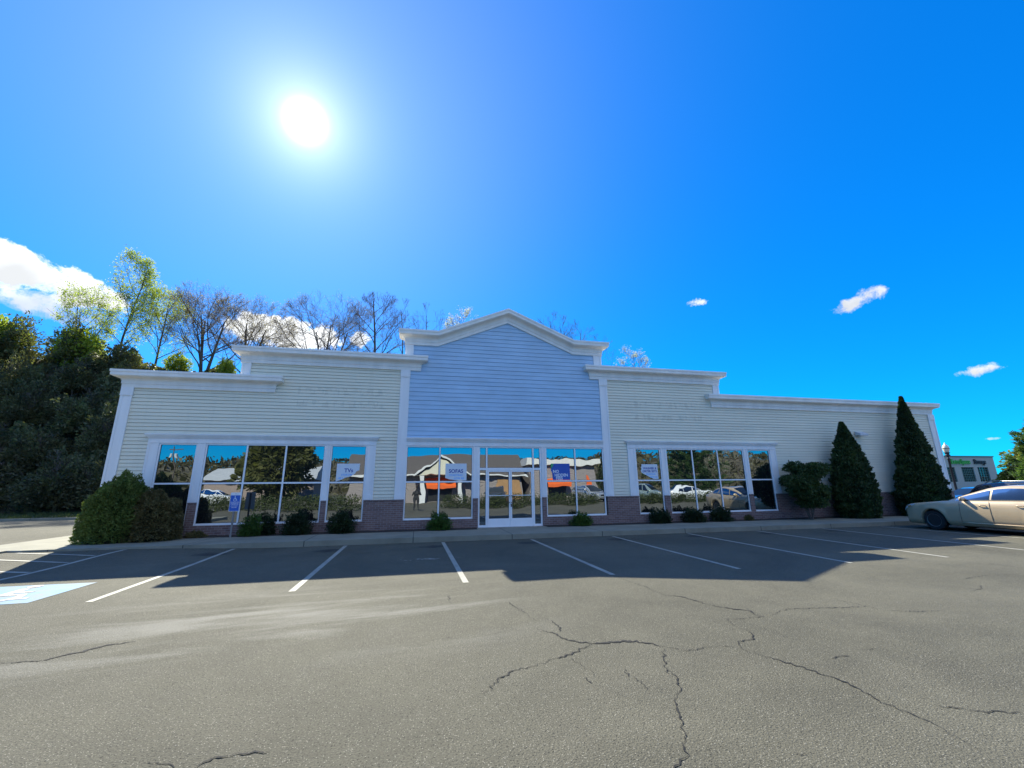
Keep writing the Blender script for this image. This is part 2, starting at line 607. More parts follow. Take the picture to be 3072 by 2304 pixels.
def concrete_mat():
    m_ = bpy.data.materials.new('sidewalk_concrete')
    m_.use_nodes = True
    nt = m_.node_tree
    q = NG(nt)
    p = nt.nodes['Principled BSDF']
    tc_ = nt.nodes.new('ShaderNodeTexCoord')
    o = tc_.outputs['Object']
    sx, sy, sz = q.sep(o)
    n = q.noise(o, 1.3, 6, 0.65)
    f = q.noise(o, 90, 3, 0.6)
    c = q.mix(q.rng(n, 0.3, 0.7), (0.19, 0.18, 0.135, 1), (0.28, 0.265, 0.20, 1))
    c = q.mix(0.6, c, q.mix(f, (0.8, 0.8, 0.8, 1), (1.2, 1.2, 1.2, 1)), 'MULTIPLY')
    j = q.m('LESS_THAN', q.m('ABSOLUTE', q.m('SUBTRACT', q.m('MODULO', q.m('ADD', sx, 100.55), 3.0), 1.5)), 0.012)
    c = q.mix(q.m('MULTIPLY', j, 0.85), c, (0.03, 0.03, 0.028, 1))
    q.put(p.inputs['Base Color'], c)
    p.inputs['Roughness'].default_value = 0.85
    b = nt.nodes.new('ShaderNodeBump')
    b.inputs['Strength'].default_value = 0.25
    b.inputs['Distance'].default_value = 0.01
    nt.links.new(f, b.inputs['Height'])
    nt.links.new(b.outputs[0], p.inputs['Normal'])
    return m_


M_conc = concrete_mat()
M_mulch = mat('dark_bark_mulch', (0.035, 0.026, 0.020), 0.9, var=0.5, vscale=25, bump=1.0, bscale=45)
M_grass = mat('rough_grass', (0.055, 0.075, 0.025), 0.9, var=0.35, vscale=1.2, bump=0.8, bscale=20)
M_soil = mat('shaded_bank_soil', (0.045, 0.042, 0.022), 0.95, var=0.4, vscale=0.6, bump=0.8, bscale=6)
M_bark = mat('grey_brown_bark', (0.11, 0.088, 0.072), 0.9, var=0.3, vscale=6, bump=0.6, bscale=30)
M_twig = mat('twig_bark', (0.21, 0.15, 0.12), 0.9, var=0.2)


# ------------------------------------------------------------------ ground
def sst(t):
    t = min(1.0, max(0.0, t))
    return t * t * (3 - 2 * t)


def zg(x, y):
    """the lot rises a hand's breadth towards the flush kerb at its far left"""
    return 0.10 * sst((-3.5 - x) / 4) * sst((y - 10.5) / 3) * sst((x + 16) / 4)


g0 = MB()
g0.quad((-900, -900, -0.03), (900, -900, -0.03), (900, 900, -0.03), (-900, 900, -0.03))
tag(g0.build('ground', M_grass), kind='structure')

xs = [-70, -50, -35, -25, -20] + [-16 + 0.5 * i for i in range(30)] + [0, 5, 10, 20, 30, 45, 70, 84]
ys = [-60, -40, -20, -8, 0, 3, 6, 8, 9.5] + [10.5 + 0.5 * i for i in range(8)] + [14.5, 16, 20, 25, 29.7]
mb = MB()
vs = [(x, y, zg(x, y)) for y in ys for x in xs]
nx = len(xs)
fs = [(j * nx + i, j * nx + i + 1, (j + 1) * nx + i + 1, (j + 1) * nx + i) for j in range(len(ys) - 1) for i in range(nx - 1)]
mb.add(vs, fs)
tag(mb.build('parking_lot', M_asphalt, smooth=True), kind='structure')


def ribbon(mb_, pts, w, lift=0.004, both=True):
    """flat strip of width(s) w along ground points"""
    n = len(pts)
    L, Rr = [], []
    for i, (x, y) in enumerate(pts):
        a = Vector(pts[max(i - 1, 0)])
        b = Vector(pts[min(i + 1, n - 1)])
        t = (b - a).normalized()
        k = w[i] if hasattr(w, '__len__') else w
        nx_, ny_ = -t.y * k / 2, t.x * k / 2
        L.append((x + nx_, y + ny_, zg(x, y) + lift))
        Rr.append((x - nx_, y - ny_, zg(x, y) + lift))
    mb_.add(L + Rr, [(i, i + n, i + n + 1, i + 1) for i in range(n - 1)])


def line(p, q, w=0.10, n=8, lift=0.004, name='parking_line', m_=None):
    m2 = MB()
    ribbon(m2, [(p[0] + (q[0] - p[0]) * i / n, p[1] + (q[1] - p[1]) * i / n) for i in range(n + 1)], w, lift)
    o = m2.build(name, m_ or M_line)
    return tag(o, kind='structure')


for p_, q_ in [((-4.76, 13.36), (-4.62, 7.87)), ((-1.91, 13.36), (-1.87, 7.79)), ((0.82, 13.3), (0.88, 7.7)), ((3.51, 13.2), (3.56, 7.64)),
               ((6.22, 13.2), (6.13, 7.52)), ((8.95, 13.2), (8.73, 7.45)), ((11.68, 13.2), (11.33, 7.44)), ((14.46, 13.2), (14.17, 7.6)),
               ((17.04, 13.1), (17.14, 7.6)), ((19.8, 13.1), (19.85, 7.6)), ((22.5, 13.1), (22.55, 7.6)), ((25.3, 13.1), (25.3, 7.6)),
               ((-7.3, 13.4), (-7.55, 7.9))]:
    line(p_, q_)
for p_, q_ in [((-9.62, 13.42), (-7.45, 12.55)), ((-9.9, 12.72), (-7.48, 11.8)), ((-9.9, 11.72), (-7.51, 10.87)), ((-9.9, 10.75), (-7.52, 9.95))]:
    line(p_, q_, lift=0.0055)

# blue accessible bay emblem
mb = MB()
bx = [(-6.92, 8.03), (-5.47, 8.03), (-5.47, 9.45), (-6.92, 9.45)]
mb.add([(x, y, 0.004) for x, y in bx], [(0, 1, 2, 3)])
tag(mb.build('blue_bay_marking', M_bluepaint), kind='structure')


def wheelchair_polys():
    """accessible-parking figure in a unit square, as thick strokes"""
    st = []
    st.append(([(0.44, 0.80), (0.45, 0.60), (0.46, 0.42)], 0.10))
    st.append(([(0.45, 0.60), (0.66, 0.58)], 0.07))
    st.append(([(0.46, 0.44), (0.66, 0.44), (0.76, 0.20), (0.86, 0.23)], 0.08))
    arc = [(0.47 + 0.24 * math.cos(R(a)), 0.29 + 0.24 * math.sin(R(a))) for a in range(118, 375, 12)]
    st.append((arc, 0.07))
    head = [(0.44 + 0.075 * math.cos(R(a)), 0.92 + 0.075 * math.sin(R(a))) for a in range(0, 360, 24)]
    return st, head


def strokes_mesh(T, name, m_, parent=None):
    """T maps (u,v) of the unit square to 3D"""
    st, head = wheelchair_polys()
    mb_ = MB()
    for si, (pts, w) in enumerate(st):
        n = len(pts)
        L, Q = [], []
        for i, p in enumerate(pts):
            a = Vector(pts[max(i - 1, 0)]); b = Vector(pts[min(i + 1, n - 1)])
            t = (b - a).normalized()
            L.append(T(p[0] - t.y * w / 2, p[1] + t.x * w / 2, si))
            Q.append(T(p[0] + t.y * w / 2, p[1] - t.x * w / 2, si))
        mb_.add(L + Q, [(i, i + n, i + n + 1, i + 1) for i in range(n - 1)])
    mb_.add([T(u, v, 5) for u, v in head], [tuple(range(len(head)))])
    return mb_.build(name, m_, parent)


o = strokes_mesh(lambda u, v, k: (-6.88 + 1.36 * u, 8.07 + 1.34 * v, 0.0080 + 0.0004 * k), 'wheelchair_marking', M_isawhite)
tag(o, kind='structure')

CR = json.loads('''{"main1":[[1.4,5.12],[1.54,4.93],[1.59,4.74],[1.71,4.59],[1.83,4.53],[1.97,4.51],[2.11,4.5],[2.24,4.49],[2.34,4.43],[2.43,4.34],[2.52,4.26]],"main2":[[2.51,4.25],[2.63,4.16],[2.75,4.11],[2.89,4.17],[3.1,4.13],[3.19,4.06]],"branchdown":[[1.82,4.52],[1.69,4.43],[1.52,4.3],[1.35,4.26],[1.23,4.19],[1.07,4.13],[0.92,4.09],[0.78,3.98],[0.69,3.89],[0.62,3.77],[0.57,3.72]],"up":[[1.34,6.3],[1.35,6.1],[1.41,5.88],[1.44,5.65],[1.46,5.39]],"up2":[[1.63,5.44],[1.66,5.19],[1.68,5.08],[1.62,4.96]],"topright0":[[3.57,7.63],[3.58,7.36],[3.58,6.99],[3.64,6.69],[3.62,6.38],[3.64,6.04]],"topright":[[3.65,6.06],[3.83,5.97],[3.87,5.77],[3.91,5.54],[3.99,5.36],[4.12,5.21],[4.24,5.1],[4.17,4.94],[4.22,4.85]],"zig":[[4.22,4.85],[4.09,4.88],[3.94,4.86],[3.71,4.88],[3.63,4.63],[3.65,4.44],[3.51,4.23],[3.3,4.21],[3.2,4.05],[3.2,3.92],[3.25,3.86],[3.33,3.71],[3.41,3.53],[3.42,3.38],[3.47,3.3],[3.47,3.14],[3.46,3.02],[3.41,2.89],[3.46,2.76],[3.46,2.64],[3.45,2.52],[3.41,2.4],[3.41,2.3]],"loop":[[4.36,4.88],[4.6,5.01],[4.79,5.05],[5.1,5.01],[5.53,4.93],[5.87,4.91],[5.92,4.67],[6.24,4.56],[6.61,4.52]],"loopb":[[5.8,5.4],[5.82,5.13],[5.87,4.91]],"low":[[2.22,3.79],[2.22,3.66],[2.13,3.45],[2.02,3.34],[1.93,3.21],[1.87,3.07],[1.79,2.92],[1.73,2.8],[1.66,2.72],[1.62,2.65],[1.52,2.6],[1.48,2.56]],"lowtop":[[2.46,4.23],[2.33,4.03],[2.23,3.81],[2.18,3.7]],"right":[[3.77,2.76],[3.85,2.7],[3.96,2.64],[4.11,2.59],[4.22,2.54]],"left":[[-3.8,5.43],[-3.7,5.41],[-3.56,5.4],[-3.41,5.4],[-3.36,5.48],[-3.25,5.55],[-3.18,5.65],[-3.07,5.73],[-2.89,5.79]],"leftbot":[[-1.19,3.24],[-1.17,3.28],[-1.13,3.32],[-1.04,3.31],[-0.94,3.31],[-0.82,3.31]],"leftbot2":[[-1.5,3.36],[-1.44,3.34],[-1.36,3.31],[-1.32,3.27]],"small1":[[1.48,4.21],[1.52,4.04],[1.56,3.91],[1.54,3.82]],"small1b":[[1.47,3.81],[1.47,3.7]],"small2":[[1.86,3.87],[1.82,3.73]],"small3":[[1.85,3.72],[1.88,3.62],[1.85,3.48]],"sm4":[[0.33,5.04],[0.4,5.08],[0.49,5.0]],"sm5":[[0.53,6.91],[0.52,6.6]],"sm6":[[3.83,3.63],[3.95,3.66],[4.03,3.64]],"sm7":[[4.3,3.73],[4.46,3.72]],"sm8":[[8.99,5.78],[9.34,5.85],[9.76,5.88]],"sm9":[[11.25,6.78],[11.19,6.52],[11.15,6.15]],"sm10":[[8.75,5.39],[8.41,5.2],[8.19,5.16]],"sm11":[[2.29,2.54],[2.35,2.52]]}''')
WID = {'main1': 0.022, 'main2': 0.012, 'branchdown': 0.012, 'zig': 0.012, 'low': 0.011, 'lowtop': 0.009, 'topright': 0.014, 'left': 0.022, 'leftbot': 0.010, 'leftbot2': 0.008}
random.seed(5)
mb = MB()
for k, pts in CR.items():
    w0 = WID.get(k, 0.008)
    fine, ws = [], []
    for i in range(len(pts) - 1):
        a, b = Vector(pts[i]), Vector(pts[i + 1])
        n = max(2, int((b - a).length / 0.028))
        t = (b - a).normalized()
        for j in range(n):
            f_ = j / n
            p = a.lerp(b, f_)
            jit = 0 if j == 0 else random.gauss(0, 0.012)
            fine.append((p.x - t.y * jit, p.y + t.x * jit))
    fine.append(tuple(pts[-1]))
    n = len(fine)
    for i, (x, y) in enumerate(fine):
        env = min(1, 4 * min(i + 1, n - i) / n + 0.25)
        s_ = noise.noise(Vector((x * 2.3, y * 2.3, 3.1)))
        ws.append(max(0.0025, w0 * 0.95 * env * max(0.35, 1.0 + 1.7 * s_) * random.uniform(0.4, 1.6)))
    ribbon(mb, fine, ws, 0.0045 + 0.0003 * (hash(k) % 3 if False else len(k) % 4))
tag(mb.build('asphalt_cracks', M_crack), kind='structure')

# small pale pebbles / litter flecks on the asphalt
random.seed(8)
mb = MB()
for i in range(70):
    x, y = random.uniform(-7, 9), random.uniform(2.5, 11)
    s_ = random.uniform(0.003, 0.008)
    z = zg(x, y)
    a = random.uniform(0, 6.28)
    vs = [(x + s_ * math.cos(a + k * 1.2566) * random.uniform(.6, 1.2), y + s_ * math.sin(a + k * 1.2566) * random.uniform(.6, 1.2), z + 0.002) for k in range(5)]
    vs.append((x, y, z + s_ * 0.8))
    mb.add(vs, [(k, (k + 1) % 5, 5) for k in range(5)])
tag(mb.build('loose_grit', mat('pale_grit', (0.36, 0.33, 0.27), 0.8, var=0.3, vscale=9)), 'pale loose grit scattered over the asphalt', 'grit', kind='stuff')

# sidewalk with kerb: front walk, strip along the building's left side
mb = MB()
KZ = 0.15
BACK = 15.28
mb.prism([(0, 0), (1, 0), (1, 1)], 0, 0.001) if False else None


def slab(poly, z0, z1, bev=0.02):
    n = len(poly)
    c = Vector((sum(p[0] for p in poly) / n, sum(p[1] for p in poly) / n))
    inn = []
    for x, y in poly:
        dx, dy = x - c.x, y - c.y
        l = math.hypot(dx, dy)
        inn.append((x - dx / l * bev, y - dy / l * bev))
    vs_ = [(x, y, z0) for x, y in poly] + [(x, y, z1 - bev) for x, y in poly] + [(x, y, z1) for x, y in inn]
    fs_ = [(i, (i + 1) % n, (i + 1) % n + n, i + n) for i in range(n)] + [(i + n, (i + 1) % n + n, (i + 1) % n + 2 * n, i + 2 * n) for i in range(n)]
    fs_.append(tuple(range(2 * n, 3 * n)))
    mb.add(vs_, fs_)


slab([(-9.6, 13.52), (0.0, 13.45), (14, 13.28), (30, 13.25), (30, BACK), (-9.6, BACK)], -0.02, KZ)
slab([(-11.4, 5.0), (-10.0, 5.0), (-9.97, 13.6), (-9.6, 13.52), (-9.6, BACK), (-9.62, BACK + 0.0), (-9.9, 34), (-11.0, 34), (-11.25, 16.5)], -0.02, KZ - 0.004)
slab([(2.15, BACK - 0.02), (4.7, BACK - 0.02), (4.7, 15.85), (2.15, 15.85)], -0.02, KZ + 0.003, 0.005)
tag(mb.build('sidewalk', M_conc), kind='structure')
# planting beds against the wall
for nm, x0, x1 in (('planting_bed', -9.6, 2.14), ('planting_bed', 4.71, 25.3)):
    mb = MB()
    n = 60
    vs = []
    for j, y in enumerate((BACK + 0.01, BACK + 0.18, 15.85)):
        for i in range(n + 1):
            x = x0 + (x1 - x0) * i / n
            vs.append((x, y, KZ - 0.03 + (0.05 + 0.03 * noise.noise(Vector((x * 2, y * 2, 0)))) * (j > 0)))
    mb.add(vs, [(j * (n + 1) + i, j * (n + 1) + i + 1, (j + 1) * (n + 1) + i + 1, (j + 1) * (n + 1) + i) for j in range(2) for i in range(n)])
    tag(mb.build(nm, M_mulch, smooth=True), kind='structure')

# far kerb and grass verge below the bank
mb = MB()
mb.box(-90, -9, 29.7, 29.88, -0.02, 0.13)
tag(mb.build('far_kerb', M_conc), kind='structure')


# ------------------------------------------------------------------ the shop building
YW = 15.83          # siding face
BD = empty('retail_building', (0, 15.8, 0), label='long single-storey shop with cream clapboard wings and grey-blue shingled gable centre', cat='shop building')
BD_OFF = Vector((0, 15.8, 0))


def bpart(name, mb_, m_, parent=None, **k):
    """vertices are written in world coordinates; shift them to the building's own origin"""
    mb_.v = [(x - BD_OFF.x, y - BD_OFF.y, z - BD_OFF.z) for x, y, z in mb_.v]
    return mb_.build(name, m_, parent or BD, **k)


OPEN = [(-8.45, -1.6, 0.4, 3.25), (-0.6, 7.45, 0.4, 3.3), (8.45, 15.4, 0.4, 3.25)]


def intervals(x0, x1, z):
    out = [(x0, x1)]
    for a, b, c, d_ in OPEN:
        if c < z < d_:
            nw = []
            for p, q in out:
                if b <= p or a >= q:
                    nw.append((p, q))
                else:
                    if p < a: nw.append((p, a))
                    if q > b: nw.append((b, q))
            out = nw
    return out


def siding(name, m_, z0, zhi, e, xr, lap=0.016, board=3.66, seed=1, rev=0.0085):
    """lapped courses; xr(z) gives the x range of a course"""
    rnd = random.Random(seed)
    mb_ = MB()
    k = 0
    z = z0
    while z < zhi - 0.01:
        z1 = min(z + e, zhi)
        r_ = xr(z)
        if r_:
            for a, b in intervals(r_[0], r_[1], (z + z1) / 2):
                x = a
                first = rnd.uniform(0.6, board)
                while x < b - 1e-6:
                    xe = min(b, x + (first if x == a else board))
                    if b - xe < 0.3: xe = b
                    j = rnd.uniform(-0.0015, 0.0015)
                    gap = 0.002 if xe < b else 0
                    yb, yt = YW - lap + j, YW + j
                    zz = z + (rev if rev > 0.007 or k % 2 else rev * 0.5)
                    mb_.quad((x, yb, zz), (xe - gap, yb, zz), (xe - gap, yt, z1), (x, yt, z1))
                    mb_.quad((x, YW + 0.045, zz), (xe - gap, YW + 0.045, zz), (xe - gap, yb, zz), (x, yb, zz))
                    mb_.quad((x, YW + 0.045, z), (x, YW + j, z), (xe - gap, YW + j, z), (xe - gap, YW + 0.045, z))
                    x = xe
        z = z1
        k += 1
    return bpart(name, mb_, m_)


siding('cream_siding', M_tan, 1.13, 6.05, 0.118, lambda z: (-9.4, -0.6) if z < 5.12 else (-6.05, -0.6), seed=1)
siding('cream_siding', M_tan, 1.13, 6.05, 0.118, lambda z: (7.42, 25.1) if z < 5.12 else (7.42, 12.88), seed=2)


def bluex(z):
    if z < 5.93: return (-0.62, 7.42)
    if z < 7.1: return (-0.5, 7.28)
    f_ = (z - 7.1) / (8.26 - 7.1)
    a = 0.80 + (3.36 - 0.80) * f_
    return (a, 6.72 - a) if f_ < 0.98 else None


siding('blue_shingle_wall', M_blue, 3.30, 8.26, 0.165, bluex, lap=0.016, board=2.4, seed=3, rev=0.006)

# masonry body and parapets behind the siding
mb = MB()
mb.box(-9.5, 25.15, 15.92, 33.0, 0.0, 4.75)
mb.box(-9.5, 25.15, 15.90, 16.25, 4.752, 5.40)
mb.box(-6.1, 12.92, 15.895, 16.26, 5.402, 6.40)
mb.prism([(-0.55, 6.402), (7.32, 6.402), (7.32, 7.4), (6.15, 7.42), (3.36, 8.62), (0.56, 7.42), (-0.55, 7.4)], 15.89, 16.27)
bpart('parapet_wall', mb, M_tan)
mb = MB()
mb.box(-9.45, 25.1, 16.26, 32.95, 4.753, 4.80)
bpart('flat_roof', mb, M_roof)

# brick base: plinth and piers between the windows
WIN_X = [(-8.25, -7.14), (-6.90, -3.18), (-3.01, -1.80), (-0.45, 2.01), (2.20, 4.66), (4.83, 7.32), (8.67, 9.82), (10.07, 13.84), (14.04, 15.20)]
mb = MB()
YB = 15.76
edges = [-9.64] + [v for w in WIN_X for v in w] + [25.37]
for lo_, hi_ in ((-20, 2.21), (4.6, 30)):
    mb = MB()
    for i in range(0, len(edges), 2):
        if lo_ < edges[i + 1] - 0.01 < hi_:
            mb.box(edges[i], edges[i + 1], YB, 15.91, 0.05, 1.15)
    for a, b in WIN_X:
        if abs(a - 2.20) > 0.01 and lo_ < a < hi_:
            mb.box(a, b, YB, 15.91, 0.05, 0.475)
    bpart('brick_base', mb, M_brick)
for i in range(0, len(edges), 2):
    mb = MB()
    mb.box(edges[i] - (0.012 if i == 0 else 0), edges[i + 1] + (0.012 if i == len(edges) - 2 else 0), YB - 0.02, 15.90, 1.152, 1.185)
    bpart('brick_ledge', mb, M_brick)
mb = MB()
mb.box(-9.62, -9.515, 15.92, 33.1, 0.05, 1.15)
bpart('brick_base', mb, M_brick)
mb = MB()
mb.box(25.17, 25.36, 15.92, 33.1, 0.05, 1.15)
bpart('brick_base', mb, M_brick)


def pilaster(x0, x1, z0, z1, cap=True, foot=False, y=15.795):
    mb_ = MB()
    mb_.box(x0, x1, y, 15.90, z0, z1)
    w = x1 - x0
    # raised edge boards around a sunken field
    e = min(0.07, w * 0.22)
    za = z0 + (0.17 if foot else 0.0)
    zb = z1 - (0.27 if cap else 0.0)
    mb_.box(x0 - 0.002, x0 + e, y - 0.014, y + 0.02, za, zb)
    mb_.box(x1 - e, x1 + 0.002, y - 0.014, y + 0.02, za, zb)
    if cap:
        mb_.box(x0 - 0.012, x1 + 0.012, y - 0.026, y + 0.022, z1 - 0.266, z1 - 0.002)
        mb_.box(x0 + e, x1 - e, y - 0.034, y + 0.021, z1 - 0.236, z1 - 0.032)
        mb_.box(x0 - 0.018, x1 + 0.018, y - 0.034, y + 0.023, z1 - 0.276, z1 - 0.262)
    if foot:
        mb_.box(x0 - 0.004, x1 + 0.004, y - 0.020, y + 0.021, z0, z0 + 0.168)
        mb_.box(x0 + e, x1 - e, y - 0.026, y + 0.022, z0 + 0.035, z0 + 0.135)
    return bpart('pilaster', mb_, M_trim)


pilaster(-9.61, -9.28, 1.186, 4.90)
pilaster(-6.20, -5.90, 5.44, 5.94, cap=False)
pilaster(-0.775, -0.445, 1.186, 5.94, foot=True)
pilaster(-0.665, -0.36, 6.44, 6.98, cap=False)
pilaster(7.07, 7.43, 6.44, 6.98, cap=False)
pilaster(7.265, 7.61, 1.186, 5.94, foot=True)
pilaster(12.71, 13.02, 5.44, 5.94, cap=False)
pilaster(24.95, 25.33, 1.186, 4.92)
# returns of the corner pilasters round the side walls
mb = MB(); mb.box(-9.612, -9.52, 15.901, 16.2, 1.186, 4.9); bpart('pilaster', mb, M_trim)
mb = MB(); mb.box(25.17, 25.332, 15.901, 16.2, 1.186, 4.9); bpart('pilaster', mb, M_trim)

PROF = [(0.03, 0.0), (0.03, 0.125), (0.048, 0.130), (0.048, 0.245), (0.062, 0.25), (0.075, 0.285), (0.135, 0.315), (0.205, 0.333), (0.235, 0.345), (0.235, 0.362), (0.270, 0.366), (0.272, 0.475), (0.288, 0.482), (0.290, 0.545), (0.285, 0.56), (-0.30, 0.575)]


def cornice(path, drop=0.0, left=True, right=True, yback=16.22):
    """path: (x,z) of the frieze bottom along the wall plane; the profile returns round both ends"""
    mb_ = MB()
    y0 = 15.80
    rows = []
    for o_, dz in PROF:
        s_ = 0.565 / 0.575
        row = []
        for i, (x, z) in enumerate(path):
            xx = x
            if i == 0: xx = x - max(o_, 0.0) + 0.03
            if i == len(path) - 1: xx = x + max(o_, 0.0) - 0.03
            row.append((xx, y0 - o_, z + dz * s_))
        rows.append(row)
    n = len(path)
    base = []
    for row in rows:
        base += row
    fs_ = []
    for j in range(len(rows) - 1):
        for i in range(n - 1):
            fs_.append((j * n + i, j * n + i + 1, (j + 1) * n + i + 1, (j + 1) * n + i))
    mb_.add(base, fs_)
    # underside of the frieze
    mb_.add([(x, y0 - 0.03, z) for x, z in path] + [(x, y0 + 0.08, z) for x, z in path], [(i + n, i + 1 + n, i + 1, i) for i in range(n - 1)])
    for end in (0, n - 1):
        v_ = []
        for row in rows[:-1]:
            x, y, z = row[end]
            v_.append((x, y, z))
        m2 = len(v_)
        vb = [(x, yback, z) for x, y, z in v_]
        f2 = [(i, i + 1, i + 1 + m2, i + m2) if end else (i + 1, i, i + m2, i + 1 + m2) for i in range(m2 - 1)]
        mb_.add(v_ + vb, f2)
    return bpart('cornice', mb_, M_cornice)


cornice([(-9.63, 4.885), (-5.03, 4.885)])
cornice([(-6.24, 5.925), (-0.05, 5.925)])
cornice([(-0.68, 6.965), (0.565, 6.965), (3.36, 8.145), (6.145, 6.965), (7.46, 6.965)])
cornice([(6.84, 5.925), (13.05, 5.925)])
cornice([(12.52, 4.905), (25.27, 4.905)])


def header(x0, x1, end=True):
    mb_ = MB()
    y = 15.785
    mb_.box(x0, x1, y, 15.90, 3.082, 3.235)
    # little crown on top: stepped cove and drip cap, returning at the ends
    e = 1 if end else 0
    for o_, a, b in ((0.022, 3.236, 3.262), (0.040, 3.2625, 3.290), (0.062, 3.2905, 3.318), (0.082, 3.3185, 3.345), (0.095, 3.3455, 3.372)):
        mb_.box(x0 - o_ * e, x1 + o_ * e, y - o_, 15.90, a, b)
    return bpart('window_header', mb_, M_trim)


header(-8.57, -1.50)
header(-0.444, 7.264, end=False)
header(8.33, 15.53)


def jamb(x0, x1, foot=True):
    mb_ = MB()
    y = 15.800
    z0, z1 = 1.187, 3.080
    mb_.box(x0, x1, y, 15.90, z0, z1)
    e = min(0.06, (x1 - x0) * 0.28)
    mb_.box(x0 - 0.001, x0 + e, y - 0.013, y + 0.02, z0 + 0.17, z1)
    mb_.box(x1 - e, x1 + 0.001, y - 0.013, y + 0.02, z0 + 0.17, z1)
    mb_.box(x0 - 0.003, x1 + 0.003, y - 0.018, y + 0.021, z0, z0 + 0.168)
    mb_.box(x0 + e, x1 - e, y - 0.024, y + 0.022, z0 + 0.035, z0 + 0.135)
    return bpart('window_jamb', mb_, M_trim)


for a, b in [(-8.57, -8.255), (-7.135, -6.905), (-3.175, -3.015), (-1.795, -1.50), (2.015, 2.195), (4.665, 4.825), (8.335, 8.665), (9.825, 10.065), (13.845, 14.035), (15.205, 15.52)]:
    jamb(a, b)


def shop_window(x0, x1, mulls, z0=0.478, z1=3.08, mid=1.785):
    fw = 0.045
    y = 15.815
    mb_ = MB()
    mb_.box(x0, x0 + fw, y, 15.90, z0 + 0.06, z1)
    mb_.box(x1 - fw, x1, y, 15.90, z0 + 0.06, z1)
    mb_.box(x0 + fw, x1 - fw, y, 15.90, z1 - fw - 0.005, z1)
    mb_.box(x0, x1, y - 0.012, 15.90, z0, z0 + 0.06)
    for mx_ in mulls:
        mb_.box(mx_ - 0.026, mx_ + 0.026, y + 0.003, 15.90, z0 + 0.06, z1 - fw - 0.005)
    cols = [x0 + fw] + [v for mx_ in mulls for v in (mx_ - 0.026, mx_ + 0.026)] + [x1 - fw]
    for i in range(0, len(cols), 2):
        mb_.box(cols[i], cols[i + 1], y + 0.006, 15.90, mid - 0.026, mid + 0.026)
    w = bpart('window', mb_, M_frame)
    gk, gl_ = MB(), MB()
    for i in range(0, len(cols), 2):
        for a, b in ((z0 + 0.06, mid - 0.026), (mid + 0.026, z1 - fw - 0.005)):
            c, d_ = cols[i], cols[i + 1]
            # black gasket just inside the frame, pane behind it
            t = 0.011
            gk.box(c, d_, y + 0.022, y + 0.05, b - t, b)
            gk.box(c, d_, y + 0.022, y + 0.05, a, a + t)
            gk.box(c, c + t, y + 0.0225, y + 0.05, a + t, b - t)
            gk.box(d_ - t, d_, y + 0.0225, y + 0.05, a + t, b - t)
            gl_.quad((c, y + 0.032, a), (d_, y + 0.032, a), (d_, y + 0.032, b), (c, y + 0.032, b))
    bpart('gasket', gk, M_drk, w)
    bpart('pane', gl_, M_glass, w)
    return w


shop_window(-8.25, -7.14, [])
shop_window(-6.90, -3.18, [-5.66, -4.45])
shop_window(-3.01, -1.80, [])
shop_window(-0.442, 2.01, [0.77])
shop_window(4.83, 7.262, [6.055])
shop_window(8.67, 9.82, [])
shop_window(10.07, 13.84, [11.31, 12.54])
shop_window(14.04, 15.20, [])

# entrance: frame with sidelights and transoms, two door leaves
y = 15.815
mb = MB()
zt = 3.08
for a, b in ((2.20, 2.262), (2.492, 2.552), (4.305, 4.365), (4.596, 4.66)):
    mb.box(a, b, y, 15.90, KZ + 0.004, zt)
cols = [(2.262, 2.492), (2.552, 4.305), (4.365, 4.596)]
for a, b in cols:
    mb.box(a, b, y + 0.002, 15.90, zt - 0.05, zt)
    mb.box(a, b, y + 0.002, 15.90, 2.20, 2.285)
for a, b in (cols[0], cols[2]):
    mb.box(a, b, y + 0.002, 15.90, KZ + 0.004, 0.235)
ent = bpart('entrance_frame', mb, M_frame)
gl_, gk = MB(), MB()
for a, b, c, d_ in [(2.262, 2.492, 0.235, 2.20), (2.262, 2.492, 2.285, 3.03), (2.552, 4.305, 2.285, 3.03), (4.365, 4.596, 0.235, 2.20), (4.365, 4.596, 2.285, 3.03)]:
    gl_.quad((a, y + 0.032, c), (b, y + 0.032, c), (b, y + 0.032, d_), (a, y + 0.032, d_))
    t = 0.011
    gk.box(a, b, y + 0.022, y + 0.05, d_ - t, d_)
    gk.box(a, b, y + 0.022, y + 0.05, c, c + t)
    gk.box(a, a + t, y + 0.0225, y + 0.05, c + t, d_ - t)
    gk.box(b - t, b, y + 0.0225, y + 0.05, c + t, d_ - t)
bpart('gasket', gk, M_drk, ent)
bpart('pane', gl_, M_glass, ent)
